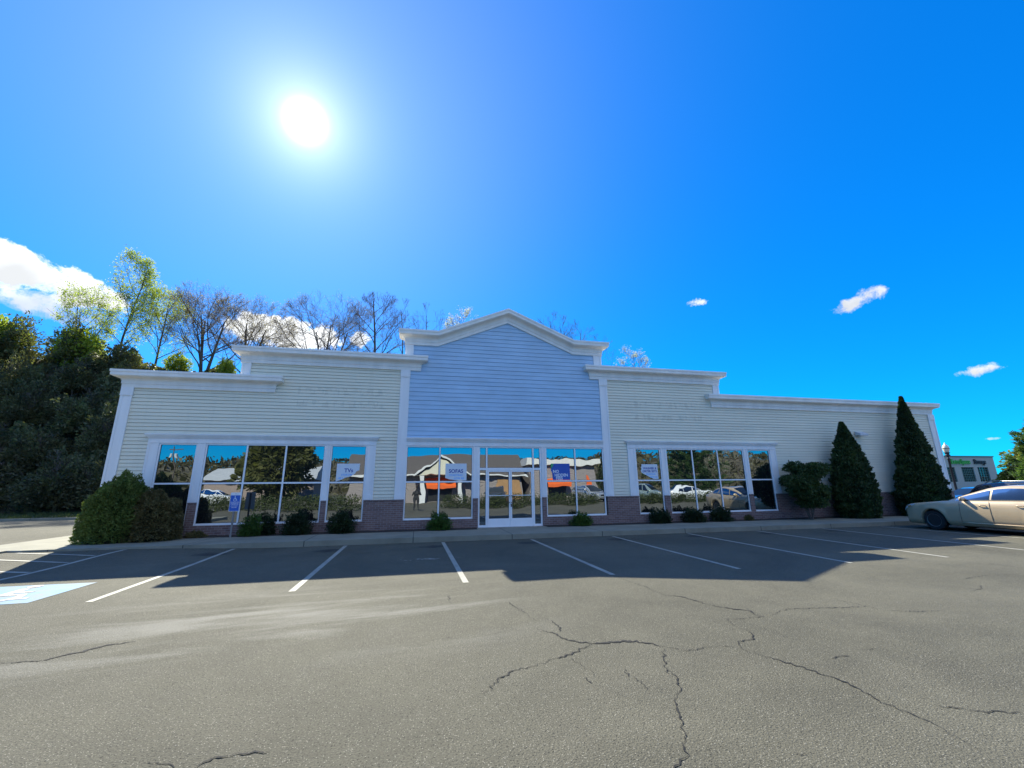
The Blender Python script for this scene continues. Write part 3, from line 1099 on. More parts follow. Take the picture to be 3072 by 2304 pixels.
for a, b, sgn in ((2.558, 3.424, 1), (3.432, 4.299, -1)):
    mb = MB()
    z0, z1 = KZ + 0.016, 2.194
    mb.box(a, a + 0.055, y - 0.004, 15.89, z0, z1)
    mb.box(b - 0.055, b, y - 0.004, 15.89, z0, z1)
    mb.box(a + 0.055, b - 0.055, y - 0.003, 15.89, z0, 0.455)
    mb.box(a + 0.055, b - 0.055, y - 0.003, 15.89, 2.135, z1)
    dr = bpart('door', mb, M_frame)
    gl_ = MB()
    gl_.quad((a + 0.055, y + 0.03, 0.455), (b - 0.055, y + 0.03, 0.455), (b - 0.055, y + 0.03, 2.135), (a + 0.055, y + 0.03, 2.135))
    bpart('pane', gl_, M_glass, dr)
    gk = MB()
    t = 0.010
    gk.box(a + 0.055, b - 0.055, y + 0.016, y + 0.045, 2.135 - t, 2.135)
    gk.box(a + 0.055, b - 0.055, y + 0.016, y + 0.045, 0.455, 0.455 + t)
    gk.box(a + 0.055, a + 0.055 + t, y + 0.0165, y + 0.045, 0.455 + t, 2.135 - t)
    gk.box(b - 0.055 - t, b - 0.055, y + 0.0165, y + 0.045, 0.455 + t, 2.135 - t)
    bpart('gasket', gk, M_drk, dr)
    hx = b - 0.03 if sgn > 0 else a + 0.03
    hd = MB()
    hx2 = hx - sgn * 0.10
    hd.tube([(hx, y - 0.004, 1.02), (hx, y - 0.06, 1.02), (hx2, y - 0.065, 1.02), (hx2, y - 0.065, 1.26), (hx, y - 0.06, 1.26), (hx, y - 0.004, 1.26)], 0.012, 8)
    bpart('handle', hd, M_drk, dr, smooth=True)
    pb = MB()
    pb.box(a + 0.03, b - 0.03, y - 0.03, y - 0.006, 1.262, 1.285)
    bpart('push_bar', pb, M_frame, dr)
mb = MB()
mb.box(3.44, 3.475, y - 0.02, y - 0.003, 0.86, 0.97)
bpart('door_lock', mb, M_drk)
mb = MB(); mb.box(2.2, 4.66, 15.76, 15.90, KZ - 0.02, KZ + 0.0035 + 0.012); bpart('threshold', mb, M_steel)


# ------------------------------------------------------------------ lettering
def text_mesh(s_, size, ext=0.001, align='CENTER', bold=0.0, sx=1.0):
    cu = bpy.data.curves.new('lettering', 'FONT')
    cu.body = s_
    cu.size = size
    cu.extrude = ext
    cu.align_x = align
    cu.offset = bold
    cu.resolution_u = 3
    ob = bpy.data.objects.new('lettering', cu)
    COL.objects.link(ob)
    dg = bpy.context.evaluated_depsgraph_get()
    me = bpy.data.meshes.new_from_object(ob.evaluated_get(dg))
    COL.objects.unlink(ob)
    bpy.data.objects.remove(ob)
    v_ = [(v.co.x * sx, 0.0 - v.co.z, v.co.y) for v in me.vertices]   # upright, facing -Y
    f_ = [tuple(p.vertices) for p in me.polygons]
    return v_, f_


def lettering(lines, parent, m_, y, ext=0.0012):
    """lines: (text, size, x, z, bold, sx) in the parent's own space"""
    for s_, size, x, z, bold, sx in lines:
        mb_ = MB()
        v_, f_ = text_mesh(s_, size, ext, 'CENTER', bold, sx)
        mb_.add([(x + a, y + b, z + c) for a, b, c in v_], f_)
        o_ = mb_.build('lettering', m_, parent)
    return o_


M_paper = mat('poster_paper', (0.66, 0.71, 0.76), 0.7, var=0.03)
M_paperblue = mat('poster_blue_paper', (0.03, 0.10, 0.42), 0.6, var=0.05)
M_inkd = mat('dark_blue_ink', (0.02, 0.055, 0.30), 0.6, var=0.02)
M_inkl = mat('light_blue_ink', (0.12, 0.42, 0.85), 0.6, var=0.02)
M_inkw = mat('white_ink', (0.80, 0.82, 0.84), 0.6, var=0.02)
M_inkg = mat('green_ink', (0.05, 0.36, 0.16), 0.6, var=0.02)


def poster(x0, z0, poly, m_, label, text):
    t = empty('window_poster', (x0, 15.838, z0), label=label, cat='poster')
    mb_ = MB()
    mb_.prism(poly, -0.0015, 0.0005)
    mb_.build('paper', m_, t)
    for lines, ink in text:
        lettering(lines, t, ink, -0.003, 0.0008)
    return t


poster(-2.77, 1.82, [(0.0, 0.0), (0.10, 0.035), (0.20, 0.065), (0.30, 0.13), (0.42, 0.155), (0.53, 0.20), (0.62, 0.27), (0.65, 0.34), (0.75, 0.38), (0.765, 0.61), (0.0, 0.61)],
       M_paper, 'torn pale poster reading TVs in the rightmost pane of the left window group',
       [([("TVs", 0.185, 0.40, 0.315, 0.004, 1.0)], M_inkd), ([("STARTIN", 0.088, 0.345, 0.195, 0.002, 1.05), ("AS L", 0.088, 0.16, 0.088, 0.002, 1.0)], M_inkl)])
poster(0.99, 1.83, [(0.0, 0.09), (0.06, 0.07), (0.14, 0.04), (0.24, 0.03), (0.34, 0.01), (0.45, 0.0), (0.78, 0.0), (0.78, 0.61), (0.0, 0.61)],
       M_paper, 'torn pale poster reading SOFAS in the window beside the entrance',
       [([("SOFAS", 0.185, 0.39, 0.275, 0.004, 1.0)], M_inkd), ([("STARTING", 0.098, 0.39, 0.155, 0.002, 1.05), ("LOW AS", 0.098, 0.50, 0.045, 0.002, 1.0)], M_inkl)])
t = poster(5.05, 1.83, [(0.07, 0.0), (0.78, 0.0), (0.775, 0.62), (0.12, 0.62), (0.10, 0.54), (0.03, 0.46), (0.0, 0.36), (0.05, 0.27), (0.06, 0.12)],
           M_paperblue, 'dark blue poster with white NO HIDDEN FEES lettering right of the doors',
           [([("NO", 0.155, 0.20, 0.265, 0.003, 1.0), ("HIDDEN", 0.155, 0.415, 0.125, 0.003, 0.95), ("FEES", 0.155, 0.33, 0.008, 0.003, 0.95)], M_inkw)])
mb = MB()
mb.prism([(0.0, 0.40), (0.05, 0.47), (0.105, 0.535), (0.115, 0.617), (0.0, 0.617)], -0.0015, 0.0005)
mb.build('green_corner', M_inkg, t)
poster(8.88, 1.84, [(0.33, 0.10), (0.40, 0.07), (0.47, 0.04), (0.55, 0.0), (0.77, 0.0), (0.765, 0.59), (0.05, 0.59), (0.055, 0.52), (0.02, 0.47), (0.04, 0.40), (0.0, 0.34), (0.03, 0.26), (0.14, 0.19), (0.24, 0.15)],
       M_paper, 'torn pale poster reading WASHER & DRYER SETS in the right window group',
       [([("WASHER &", 0.122, 0.41, 0.385, 0.003, 1.0), ("DRYER SETS", 0.122, 0.40, 0.27, 0.003, 0.98)], M_inkd), ([("STARTING", 0.09, 0.44, 0.165, 0.002, 1.0), ("LOW AS", 0.085, 0.56, 0.05, 0.002, 1.0)], M_inkl)])

# wall light on the right wing
wl = empty('wall_light', (20.32, 15.80, 3.84), label='small grey flood light fixed high on the cream siding between the two cone evergreens', cat='wall light')
mb = MB(); mb.box(-0.13, 0.13, -0.03, 0.03, -0.11, 0.11); mb.build('back_plate', M_steel, wl, bevel=0.01)
mb = MB()
mb.add([(-0.21, -0.03, -0.03), (0.21, -0.03, -0.03), (0.21, -0.03, 0.13), (-0.21, -0.03, 0.13), (-0.23, -0.30, -0.09), (0.23, -0.30, -0.09), (0.23, -0.30, 0.02), (-0.23, -0.30, 0.02)],
       [(0, 3, 2, 1), (4, 5, 6, 7), (0, 1, 5, 4), (1, 2, 6, 5), (2, 3, 7, 6), (3, 0, 4, 7)])
mb.build('lamp_housing', mat('grey_enamel', (0.55, 0.56, 0.58), 0.45), wl, bevel=0.012)
mb = MB(); mb.quad((-0.19, -0.27, -0.092), (0.19, -0.27, -0.092), (0.18, -0.06, -0.046), (-0.18, -0.06, -0.046)); mb.build('lens', mat('milky_lens', (0.6, 0.58, 0.5), 0.3), wl)

# accessible parking sign
sg = empty('parking_sign', (-5.58, 15.2, 0.13), label='blue and white accessible parking sign on a thin post in front of the left windows', cat='sign')
mb = MB()
mb.box(-0.025, 0.025, 0.010, 0.022, 0.0, 1.33)
mb.box(-0.025, -0.017, 0.0225, 0.040, 0.0, 1.33)
mb.box(0.017, 0.025, 0.0225, 0.040, 0.0, 1.33)
mb.build('post', M_galv, sg)
zb, zt_ = 0.79, 1.36


def rrect(x0, x1, z0, z1, r_, n=5):
    out = []
    for cx, cz, a0 in ((x1 - r_, z0 + r_, -90), (x1 - r_, z1 - r_, 0), (x0 + r_, z1 - r_, 90), (x0 + r_, z0 + r_, 180)):
        for k in range(n + 1):
            a = R(a0 + 90 * k / n)
            out.append((cx + r_ * math.cos(a), cz + r_ * math.sin(a)))
    return out


mb = MB(); mb.prism(rrect(-0.145, 0.145, zb, zt_, 0.02), 0.002, 0.009); mb.build('panel', mat('sign_white', (0.78, 0.79, 0.80), 0.4, var=0.03), sg)
mb = MB(); mb.prism(rrect(-0.136, 0.136, zb + 0.012, zt_ - 0.085, 0.015), -0.0005, 0.004); mb.build('blue_field', mat('sign_blue', (0.02, 0.11, 0.48), 0.4, var=0.03), sg)
strokes_mesh(lambda u, v, k: (-0.085 + 0.17 * u, -0.0012 - 0.0001 * k, zb + 0.30 + 0.165 * v), 'wheelchair_symbol', M_inkw, sg)
lettering([("HANDICAPPED", 0.036, 0, zb + 0.262, 0.0006, 0.98), ("PARKING", 0.052, 0, zb + 0.205, 0.001, 1.0), ("STATE PERMIT", 0.034, 0, zb + 0.150, 0.0004, 0.95), ("REQUIRED", 0.034, 0, zb + 0.105, 0.0004, 0.95)], sg, M_inkw, -0.0012, 0.0004)
mb = MB(); mb.lathe([(0.0, 0.0), (0.009, 0.0), (0.009, 0.004), (0.0, 0.005)], 8); 
mb.v = [(x, -0.001 - z, zt_ - 0.04 + y) for x, y, z in mb.v]
mb.build('bolt', M_drk, sg)


# ------------------------------------------------------------------ foliage
def leaf_obj(name, C, U, V, tint, m_, parent=None, bend=0.0):
    """one mesh of many leaf-sized rhombs: centres C, half axes U,V (Nx3), per-leaf tint"""
    n = len(C)
    P = np.empty((n, 4, 3), np.float32)
    P[:, 0] = C - U
    P[:, 1] = C + V * 0.9 + U * 0.1
    P[:, 2] = C + U
    P[:, 3] = C - V * 0.9 + U * 0.1
    me = bpy.data.meshes.new(name)
    me.vertices.add(4 * n)
    me.vertices.foreach_set('co', P.reshape(-1))
    me.loops.add(4 * n)
    me.loops.foreach_set('vertex_index', np.arange(4 * n, dtype=np.int32))
    me.polygons.add(n)
    me.polygons.foreach_set('loop_start', np.arange(0, 4 * n, 4, dtype=np.int32))
    me.polygons.foreach_set('loop_total', np.full(n, 4, np.int32))
    a = me.attributes.new('tint', 'FLOAT', 'FACE')
    a.data.foreach_set('value', np.clip(tint, 0, 1).astype(np.float32))
    me.materials.append(m_)
    me.update(calc_edges=True)
    o_ = bpy.data.objects.new(name, me)
    COL.objects.link(o_)
    if parent is not None:
        o_.parent = parent
    return o_


def rand_dirs(rs, n):
    v_ = rs.normal(size=(n, 3))
    return v_ / np.linalg.norm(v_, axis=1, keepdims=True)


def axes_for(rs, D, size, aspect, droop=0.0):
    """leaf axes: long axis near D with scatter"""
    n = len(D)
    u = D + rs.normal(scale=0.6, size=(n, 3))
    u[:, 2] -= droop
    u /= np.linalg.norm(u, axis=1, keepdims=True)
    w = np.cross(u, rand_dirs(rs, n))
    w /= np.linalg.norm(w, axis=1, keepdims=True) + 1e-9
    return u * size[:, None], w * (size * aspect)[:, None]


def lump(dirs, seed, freq, amp):
    return np.array([1 + amp * noise.fractal(Vector((d_[0] * freq + seed, d_[1] * freq - seed, d_[2] * freq)), 0.7, 2.0, 3) for d_ in dirs])


SPIRE_T = [0, .10, .3, .55, .75, .9, 1.0]
SPIRE_R = [[.82, .95, 1.0, .84, .56, .25, .02]]


def bush_leaves(seed, n, rx, ry, h, leaf, aspect=0.45, shape='dome', lump_amp=0.35, freq=2.2, inner=0.5, droop=0.0, z0=0.0):
    """points near the surface of an uneven mass; returns C,U,V,tint"""
    rs = np.random.RandomState(seed)
    D = rand_dirs(rs, n)
    if shape == 'dome':
        D[:, 2] = np.abs(D[:, 2]) * 1.0 - 0.15 * rs.rand(n)
        D /= np.linalg.norm(D, axis=1, keepdims=True)
        L = lump(D, seed * 1.7, freq, lump_amp)
        rr = (1 - inner * rs.rand(n) ** 2.2) * L
        C = np.stack([D[:, 0] * rx * rr, D[:, 1] * ry * rr, z0 + (0.12 + D[:, 2] * 0.88) * h * rr], 1)
        C[:, 2] = np.maximum(C[:, 2], 0.02)
    elif shape == 'ball':
        L = lump(D, seed * 1.7, freq, lump_amp)
        rr = (1 - inner * rs.rand(n) ** 2.0) * L
        C = np.stack([D[:, 0] * rx * rr, D[:, 1] * ry * rr, z0 + h * 0.5 + D[:, 2] * h * 0.5 * rr], 1)
    else:  # cone / spire
        t = rs.rand(n) ** 1.35
        a = rs.rand(n) * 2 * np.pi
        prof = np.interp(t, SPIRE_T, SPIRE_R[0])
        dd = np.stack([np.cos(a), np.sin(a), t * 4.5], 1)
        L = np.array([1 + lump_amp * noise.fractal(Vector((d_[0] * 1.6 + seed, d_[1] * 1.6, d_[2] * freq)), 0.7, 2.0, 4) for d_ in dd])
        rr = prof * L * (1 - inner * rs.rand(n) ** 2.5)
        C = np.stack([np.cos(a) * rx * rr, np.sin(a) * ry * rr, z0 + t * h], 1)
        D = np.stack([np.cos(a) * 0.6, np.sin(a) * 0.6, np.full(n, 0.9)], 1)
    size = leaf * (0.6 + 0.8 * rs.rand(n))
    U, V = axes_for(rs, D, size, aspect, droop)
    clump = np.array([noise.noise(Vector((c[0] * 2.2 / max(rx, .4), c[1] * 2.2 / max(rx, .4), c[2] * 2.6 / max(h, .4) + seed))) for c in C])
    tint = 0.45 + 0.55 * clump + 0.18 * rs.normal(size=n)
    return C, U, V, tint


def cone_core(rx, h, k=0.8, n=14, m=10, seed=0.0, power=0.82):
    """dark opaque core added inside a clipped evergreen to block light"""
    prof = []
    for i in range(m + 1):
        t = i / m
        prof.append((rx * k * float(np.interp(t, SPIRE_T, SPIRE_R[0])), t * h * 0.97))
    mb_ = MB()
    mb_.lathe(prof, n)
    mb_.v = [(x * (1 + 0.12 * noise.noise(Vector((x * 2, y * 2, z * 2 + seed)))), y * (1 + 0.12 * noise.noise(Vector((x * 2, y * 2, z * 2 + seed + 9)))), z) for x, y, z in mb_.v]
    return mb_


def stems(seed, n, h, spread, r_=0.015):
    rnd = random.Random(seed)
    mb_ = MB()
    for i in range(n):
        a = rnd.uniform(0, 6.28)
        s_ = spread * rnd.uniform(0.3, 1.0)
        p0 = Vector((rnd.uniform(-.04, .04), rnd.uniform(-.04, .04), -0.05))
        p2 = Vector((math.cos(a) * s_, math.sin(a) * s_, h * rnd.uniform(0.6, 0.95)))
        p1 = p0.lerp(p2, 0.5) + Vector((rnd.uniform(-.1, .1) * s_, rnd.uniform(-.1, .1) * s_, 0.1 * h))
        mb_.tube([p0, p0.lerp(p1, .6), p1, p2], [r_, r_ * .85, r_ * .65, r_ * .3], 5)
    return mb_


L_yew = leaf_mat('yew_needles', (0.080, 0.115, 0.026), (0.215, 0.265, 0.065), 0.25)
L_brown = leaf_mat('browned_needles', (0.085, 0.070, 0.030), (0.20, 0.165, 0.065), 0.25)
L_dark = leaf_mat('dark_evergreen_leaf', (0.010, 0.022, 0.010), (0.038, 0.062, 0.022), 0.2)
L_arb = leaf_mat('arborvitae_scale_leaf', (0.010, 0.024, 0.012), (0.066, 0.100, 0.030), 0.2)
L_small = leaf_mat('bright_shrub_leaf', (0.035, 0.075, 0.018), (0.10, 0.18, 0.035), 0.35)
L_fresh = leaf_mat('fresh_spring_leaf', (0.20, 0.25, 0.04), (0.40, 0.43, 0.09), 0.6)
L_bud = leaf_mat('russet_buds', (0.20, 0.14, 0.07), (0.36, 0.28, 0.12), 0.5)
L_palebud = leaf_mat('pale_blossom', (0.40, 0.36, 0.30), (0.62, 0.58, 0.50), 0.5)
L_hill = leaf_mat('bank_foliage', (0.060, 0.062, 0.040), (0.185, 0.185, 0.085), 0.38)
L_pine = leaf_mat('pine_needles', (0.040, 0.085, 0.030), (0.13, 0.20, 0.06), 0.4)


def shrub(name, loc, label, leaves, m_, n_st=5, st_h=0.5, st_sp=0.3, st_r=0.014, cat='shrub', group=None, core=None):
    t = empty(name, loc, label=label, cat=cat, group=group)
    if core:
        core.build('shade_core', M_core, t, smooth=True)
    leaf_obj('foliage', *leaves, m_, t)
    if n_st:
        stems(hash(label) % 999 if False else len(label), n_st, st_h, st_sp, st_r).build('stem', M_bark, t)
    return t


M_core = mat('dark_shade_core', (0.012, 0.016, 0.008), 0.95, var=0.4, vscale=8, bump=1.0, bscale=12)  # dark colour of the added cores, standing in for shade inside the foliage


def ell_core(rx, ry, h, k=0.72, seed=0.0):  # dark core added inside a domed shrub so no light shows through
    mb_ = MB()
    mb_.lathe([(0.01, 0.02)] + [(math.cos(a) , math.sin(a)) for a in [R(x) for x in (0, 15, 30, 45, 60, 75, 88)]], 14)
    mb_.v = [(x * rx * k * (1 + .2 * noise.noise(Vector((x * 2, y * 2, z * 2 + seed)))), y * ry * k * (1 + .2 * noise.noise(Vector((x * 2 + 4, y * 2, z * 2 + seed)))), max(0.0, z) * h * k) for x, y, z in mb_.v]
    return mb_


BZ = 0.15
# the pair of big rounded evergreens at the left corner
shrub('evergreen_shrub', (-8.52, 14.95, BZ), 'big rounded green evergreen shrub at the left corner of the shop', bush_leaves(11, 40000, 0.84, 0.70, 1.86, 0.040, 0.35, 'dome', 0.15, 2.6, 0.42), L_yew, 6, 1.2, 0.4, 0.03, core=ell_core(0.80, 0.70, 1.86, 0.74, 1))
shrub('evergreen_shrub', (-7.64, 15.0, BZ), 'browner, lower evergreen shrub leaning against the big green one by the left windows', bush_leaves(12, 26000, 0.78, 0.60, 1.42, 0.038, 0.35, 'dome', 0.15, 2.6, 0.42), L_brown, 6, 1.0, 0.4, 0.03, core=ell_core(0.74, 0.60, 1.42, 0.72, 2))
# small foundation shrubs
sm = [(-5.08, 15.36, 0.36, 0.66, 'small', 'low green shrub just right of the blue parking sign', 0.30),
      (-4.62, 15.50, 0.22, 0.60, 'dark', 'narrow dark shrub wedged between two low shrubs under the wide left window', 0.30),
      (-3.76, 15.40, 0.46, 0.74, 'dark', 'wide dark shrub under the right half of the wide left window', 0.30),
      (-2.38, 15.40, 0.43, 0.72, 'dark', 'dark shrub below the torn TVs poster', 0.30),
      (0.80, 15.42, 0.40, 0.56, 'small', 'bright green tufted shrub below the SOFAS window', 0.35),
      (6.05, 15.42, 0.40, 0.46, 'small', 'bright green shrub below the blue NO HIDDEN FEES window', 0.35),
      (9.32, 15.42, 0.46, 0.56, 'dark', 'dark rounded shrub below the WASHER & DRYER poster', 0.3),
      (10.78, 15.42, 0.50, 0.56, 'dark', 'dark spreading shrub in front of the brick pier right of the washer poster', 0.3),
      (12.05, 15.42, 0.46, 0.54, 'dark', 'dark flat-topped shrub under the wide right window', 0.3),
      (-6.62, 15.45, 0.28, 0.20, 'brown', 'tiny brown seedling in the bed beside the browned evergreen', 0.3),
      (13.35, 15.45, 0.20, 0.22, 'brown', 'tiny weedy seedling in the bed under the right brick pier', 0.3)]
for i, (x, yy, r_, h, kind, lab, lam) in enumerate(sm):
    tuft = kind == 'small' and x > 0
    lv = bush_leaves(30 + i, 5200 if r_ > 0.3 else 2200, r_ * 0.9, r_ * 0.65, h * 0.9, 0.030 if kind != 'dark' else 0.036, 0.4, 'dome', 0.50, 2.4, 0.75)
    shrub('foundation_shrub', (x, yy, BZ), lab, lv, {'small': L_small, 'dark': L_dark, 'brown': L_brown}[kind], 7, h * 0.8, r_ * 0.6, 0.008)
# the open leafy laurel
rs_ = np.random.RandomState(77)
parts_ = []
for i in range(30):
    v_ = rs_.normal(size=3)
    v_ = v_ / np.linalg.norm(v_) * (rs_.rand() ** 0.4)
    parts_.append((1.10 * v_[0], 0.50 * v_[1], 1.36 + 0.84 * v_[2]))
CC = [bush_leaves(100 + i, 1500, 0.44, 0.34, 0.50, 0.055, 0.38, 'ball', 0.4, 2.0, 0.7, 0.3) for i in range(30)]
C_ = np.concatenate([c[0] + np.array([p[0], p[1], p[2] - 0.15]) for c, p in zip(CC, parts_)])
C_[:, 2] = np.maximum(C_[:, 2], 0.05)
lv = (C_, np.concatenate([c[1] for c in CC]), np.concatenate([c[2] for c in CC]), np.concatenate([c[3] for c in CC]))
L_laurel = leaf_mat('laurel_leaf', (0.020, 0.042, 0.014), (0.085, 0.125, 0.038), 0.25)
shrub('laurel_shrub', (15.95, 14.95, BZ), 'large open leafy shrub with several stems at the right end of the windows', lv, L_laurel, 9, 1.7, 0.9, 0.028)


def spire(loc, rx, h, seed, label, n, lean=0.0, tip2=False, ry=None):
    ry = ry or rx
    t = empty('arborvitae', loc, label=label, cat='evergreen tree')
    cc_ = cone_core(rx, h, 0.80, 16, 12, seed)
    cc_.v = [(x, y * ry / rx, z) for x, y, z in cc_.v]
    cc_.build('shade_core', M_core, t, smooth=True)
    C, U, V, ti = bush_leaves(seed, n, rx, ry, h, 0.072, 0.36, 'spire', 0.27, 5.5, 0.42)
    if tip2:
        c2 = bush_leaves(seed + 5, n // 9, rx * 0.24, rx * 0.24, h * 0.34, 0.05, 0.4, 'spire', 0.2, 3.0, 0.4)
        C2 = c2[0] + np.array([-0.10, 0, h * 0.665])
        C = np.concatenate([C, C2]); U = np.concatenate([U, c2[1]]); V = np.concatenate([V, c2[2]]); ti = np.concatenate([ti, c2[3]])
    leaf_obj('foliage', C, U, V, ti, L_arb, t)
    mb_ = MB(); mb_.tube([(0, 0, -0.1), (0, 0, h * 0.5), (0, 0, h * 0.9)], [0.10, 0.06, 0.015], 8)
    mb_.build('trunk', M_bark, t)
    return t


spire((18.62, 15.1, BZ), 0.91, 4.10, 51, 'shorter dark cone-shaped evergreen against the right wing, left of the wall light', 30000, tip2=True, ry=0.62)
SPIRE_R[0] = [.86, 1.0, .84, .60, .36, .17, .015]
spire((22.42, 15.08, BZ), 1.25, 5.42, 52, 'taller dark cone-shaped evergreen reaching the eaves near the right corner', 46000, ry=0.66)


# ------------------------------------------------------------------ hill and its trees
def hill_h(x, y):
    foot = 37.5 + 0.02 * x + 1.2 * noise.noise(Vector((x * 0.05, 2.2, 0)))
    top = 14.0 + 0.055 * max(0, -x - 25) + 0.6 * noise.noise(Vector((x * 0.07, 0.3, 1.0)))
    fade = 1 - sst((x - 22) / 30)
    s_ = sst((y - foot) / 15.5)
    return fade * top * (0.35 * min(1, max(0, (y - foot) / 15.5)) + 0.65 * s_) + (0.9 * noise.noise(Vector((x * 0.22, y * 0.22, 5))) * s_ * fade)


mb = MB()
gx = [-150, -120, -95] + [-80 + 1.6 * i for i in range(100)] + [90, 110]
gy = [29.86, 32, 34] + [36 + 1.0 * i for i in range(22)] + [60, 66, 75, 90]
vs = [(x, y, (hill_h(x, y) if y > 35 else 0) + (0.05 if y > 30 else 0.02)) for y in gy for x in gx]
nx = len(gx)
mb.add(vs, [(j * nx + i, j * nx + i + 1, (j + 1) * nx + i + 1, (j + 1) * nx + i) for j in range(len(gy) - 1) for i in range(nx - 1)])
tag(mb.build('hill', M_soil, smooth=True), kind='structure')


def tree_skel(seed, H, spread, levels=4, limbs=9, r0=0.22, fork=0.25, up=0.35, sub=(6, 5, 4), single=True, twig_r=0.011, lean=(0, 0), wob=0.05):
    """tapered tubes for trunk, limbs and twigs; returns trunk mesh, twig mesh and twig end points"""
    rnd = random.Random(seed)
    trunk, twigs, ends = MB(), MB(), []

    def grow(p, d_, L, r_, lev):
        n = 5 if lev == 0 else (4 if lev == 1 else 3)
        pts, rad = [p.copy()], [r_]
        dd = d_.copy()
        for i in range(n):
            jit = wob if lev == 0 else 0.24
            dd = (dd + Vector((rnd.gauss(0, jit), rnd.gauss(0, jit), rnd.gauss(0, jit * 0.6) + up * 0.25 * (lev > 0)))).normalized()
            p = p + dd * (L / n)
            pts.append(p.copy())
            rad.append(max(twig_r * 0.55, r_ * (1 - 0.72 * (i + 1) / n)))
        if lev <= 1:
            trunk.tube(pts, rad, 7 if lev == 0 else 5, cap=False)
        else:
            twigs.tube(pts, [max(q, twig_r * 0.55) for q in rad], 3, cap=False)
        if lev >= levels - 1:
            ends.append((pts[-1], dd))
            ends.append((pts[-2], dd))
        if lev >= levels:
            return
        cnt = limbs if lev == 0 else sub[min(lev - 1, len(sub) - 1)]
        for k in range(cnt):
            f_ = (fork + (1 - fork) * (k + 0.5) / cnt) if lev == 0 else rnd.uniform(0.28, 1.0)
            f_ = min(0.99, f_ + rnd.uniform(-0.04, 0.04))
            q = f_ * n
            i0 = min(n - 1, int(q))
            pp = pts[i0].lerp(pts[i0 + 1], q - i0)
            rr = rad[i0] * (1 - (q - i0)) + rad[i0 + 1] * (q - i0)
            base = (pts[i0 + 1] - pts[i0]).normalized()
            a = rnd.uniform(0, 6.283) if lev else k * 2.4 + rnd.uniform(-.4, .4)
            side = Vector((math.cos(a), math.sin(a), rnd.uniform(-0.1, 0.35)))
            tilt = rnd.uniform(0.55, 0.95) if lev else (0.95 - 0.45 * f_)
            nd = (base * (1 - tilt * 0.75) + side * tilt + Vector((0, 0, up * 0.5))).normalized()
            if lev == 0:
                ll = spread * (1.05 - 0.62 * f_) * rnd.uniform(0.8, 1.15)
            else:
                ll = L * rnd.uniform(0.34, 0.58)
            grow(pp, nd, ll, max(twig_r, rr * (0.55 if lev == 0 else 0.5)), lev + 1)

    if single:
        grow(Vector((0, 0, -0.6)), Vector((lean[0], lean[1], 1)).normalized(), H * 0.86, r0, 0)
    else:
        for k in range(4):
            a = k * 1.6 + rnd.uniform(-.3, .3)
            grow(Vector((0.2 * math.cos(a), 0.2 * math.sin(a), -0.6)), Vector((0.34 * math.cos(a), 0.34 * math.sin(a), 1)).normalized(), H * rnd.uniform(0.72, 0.9), r0 * 0.7, 0)
    return trunk, twigs, ends


def leaves_on(seed, ends, per, scat, leaf, aspect=0.5, droop=0.2):
    rs = np.random.RandomState(seed)
    P = np.array([tuple(e[0]) for e in ends]); D = np.array([tuple(e[1]) for e in ends])
    idx = np.repeat(np.arange(len(P)), per)
    n = len(idx)
    C = P[idx] + rs.normal(scale=scat, size=(n, 3))
    size = leaf * (0.6 + 0.8 * rs.rand(n))
    U, V = axes_for(rs, D[idx] * 0.5, size, aspect, droop)
    tint = 0.5 + 0.3 * rs.normal(size=n)
    return C, U, V, tint


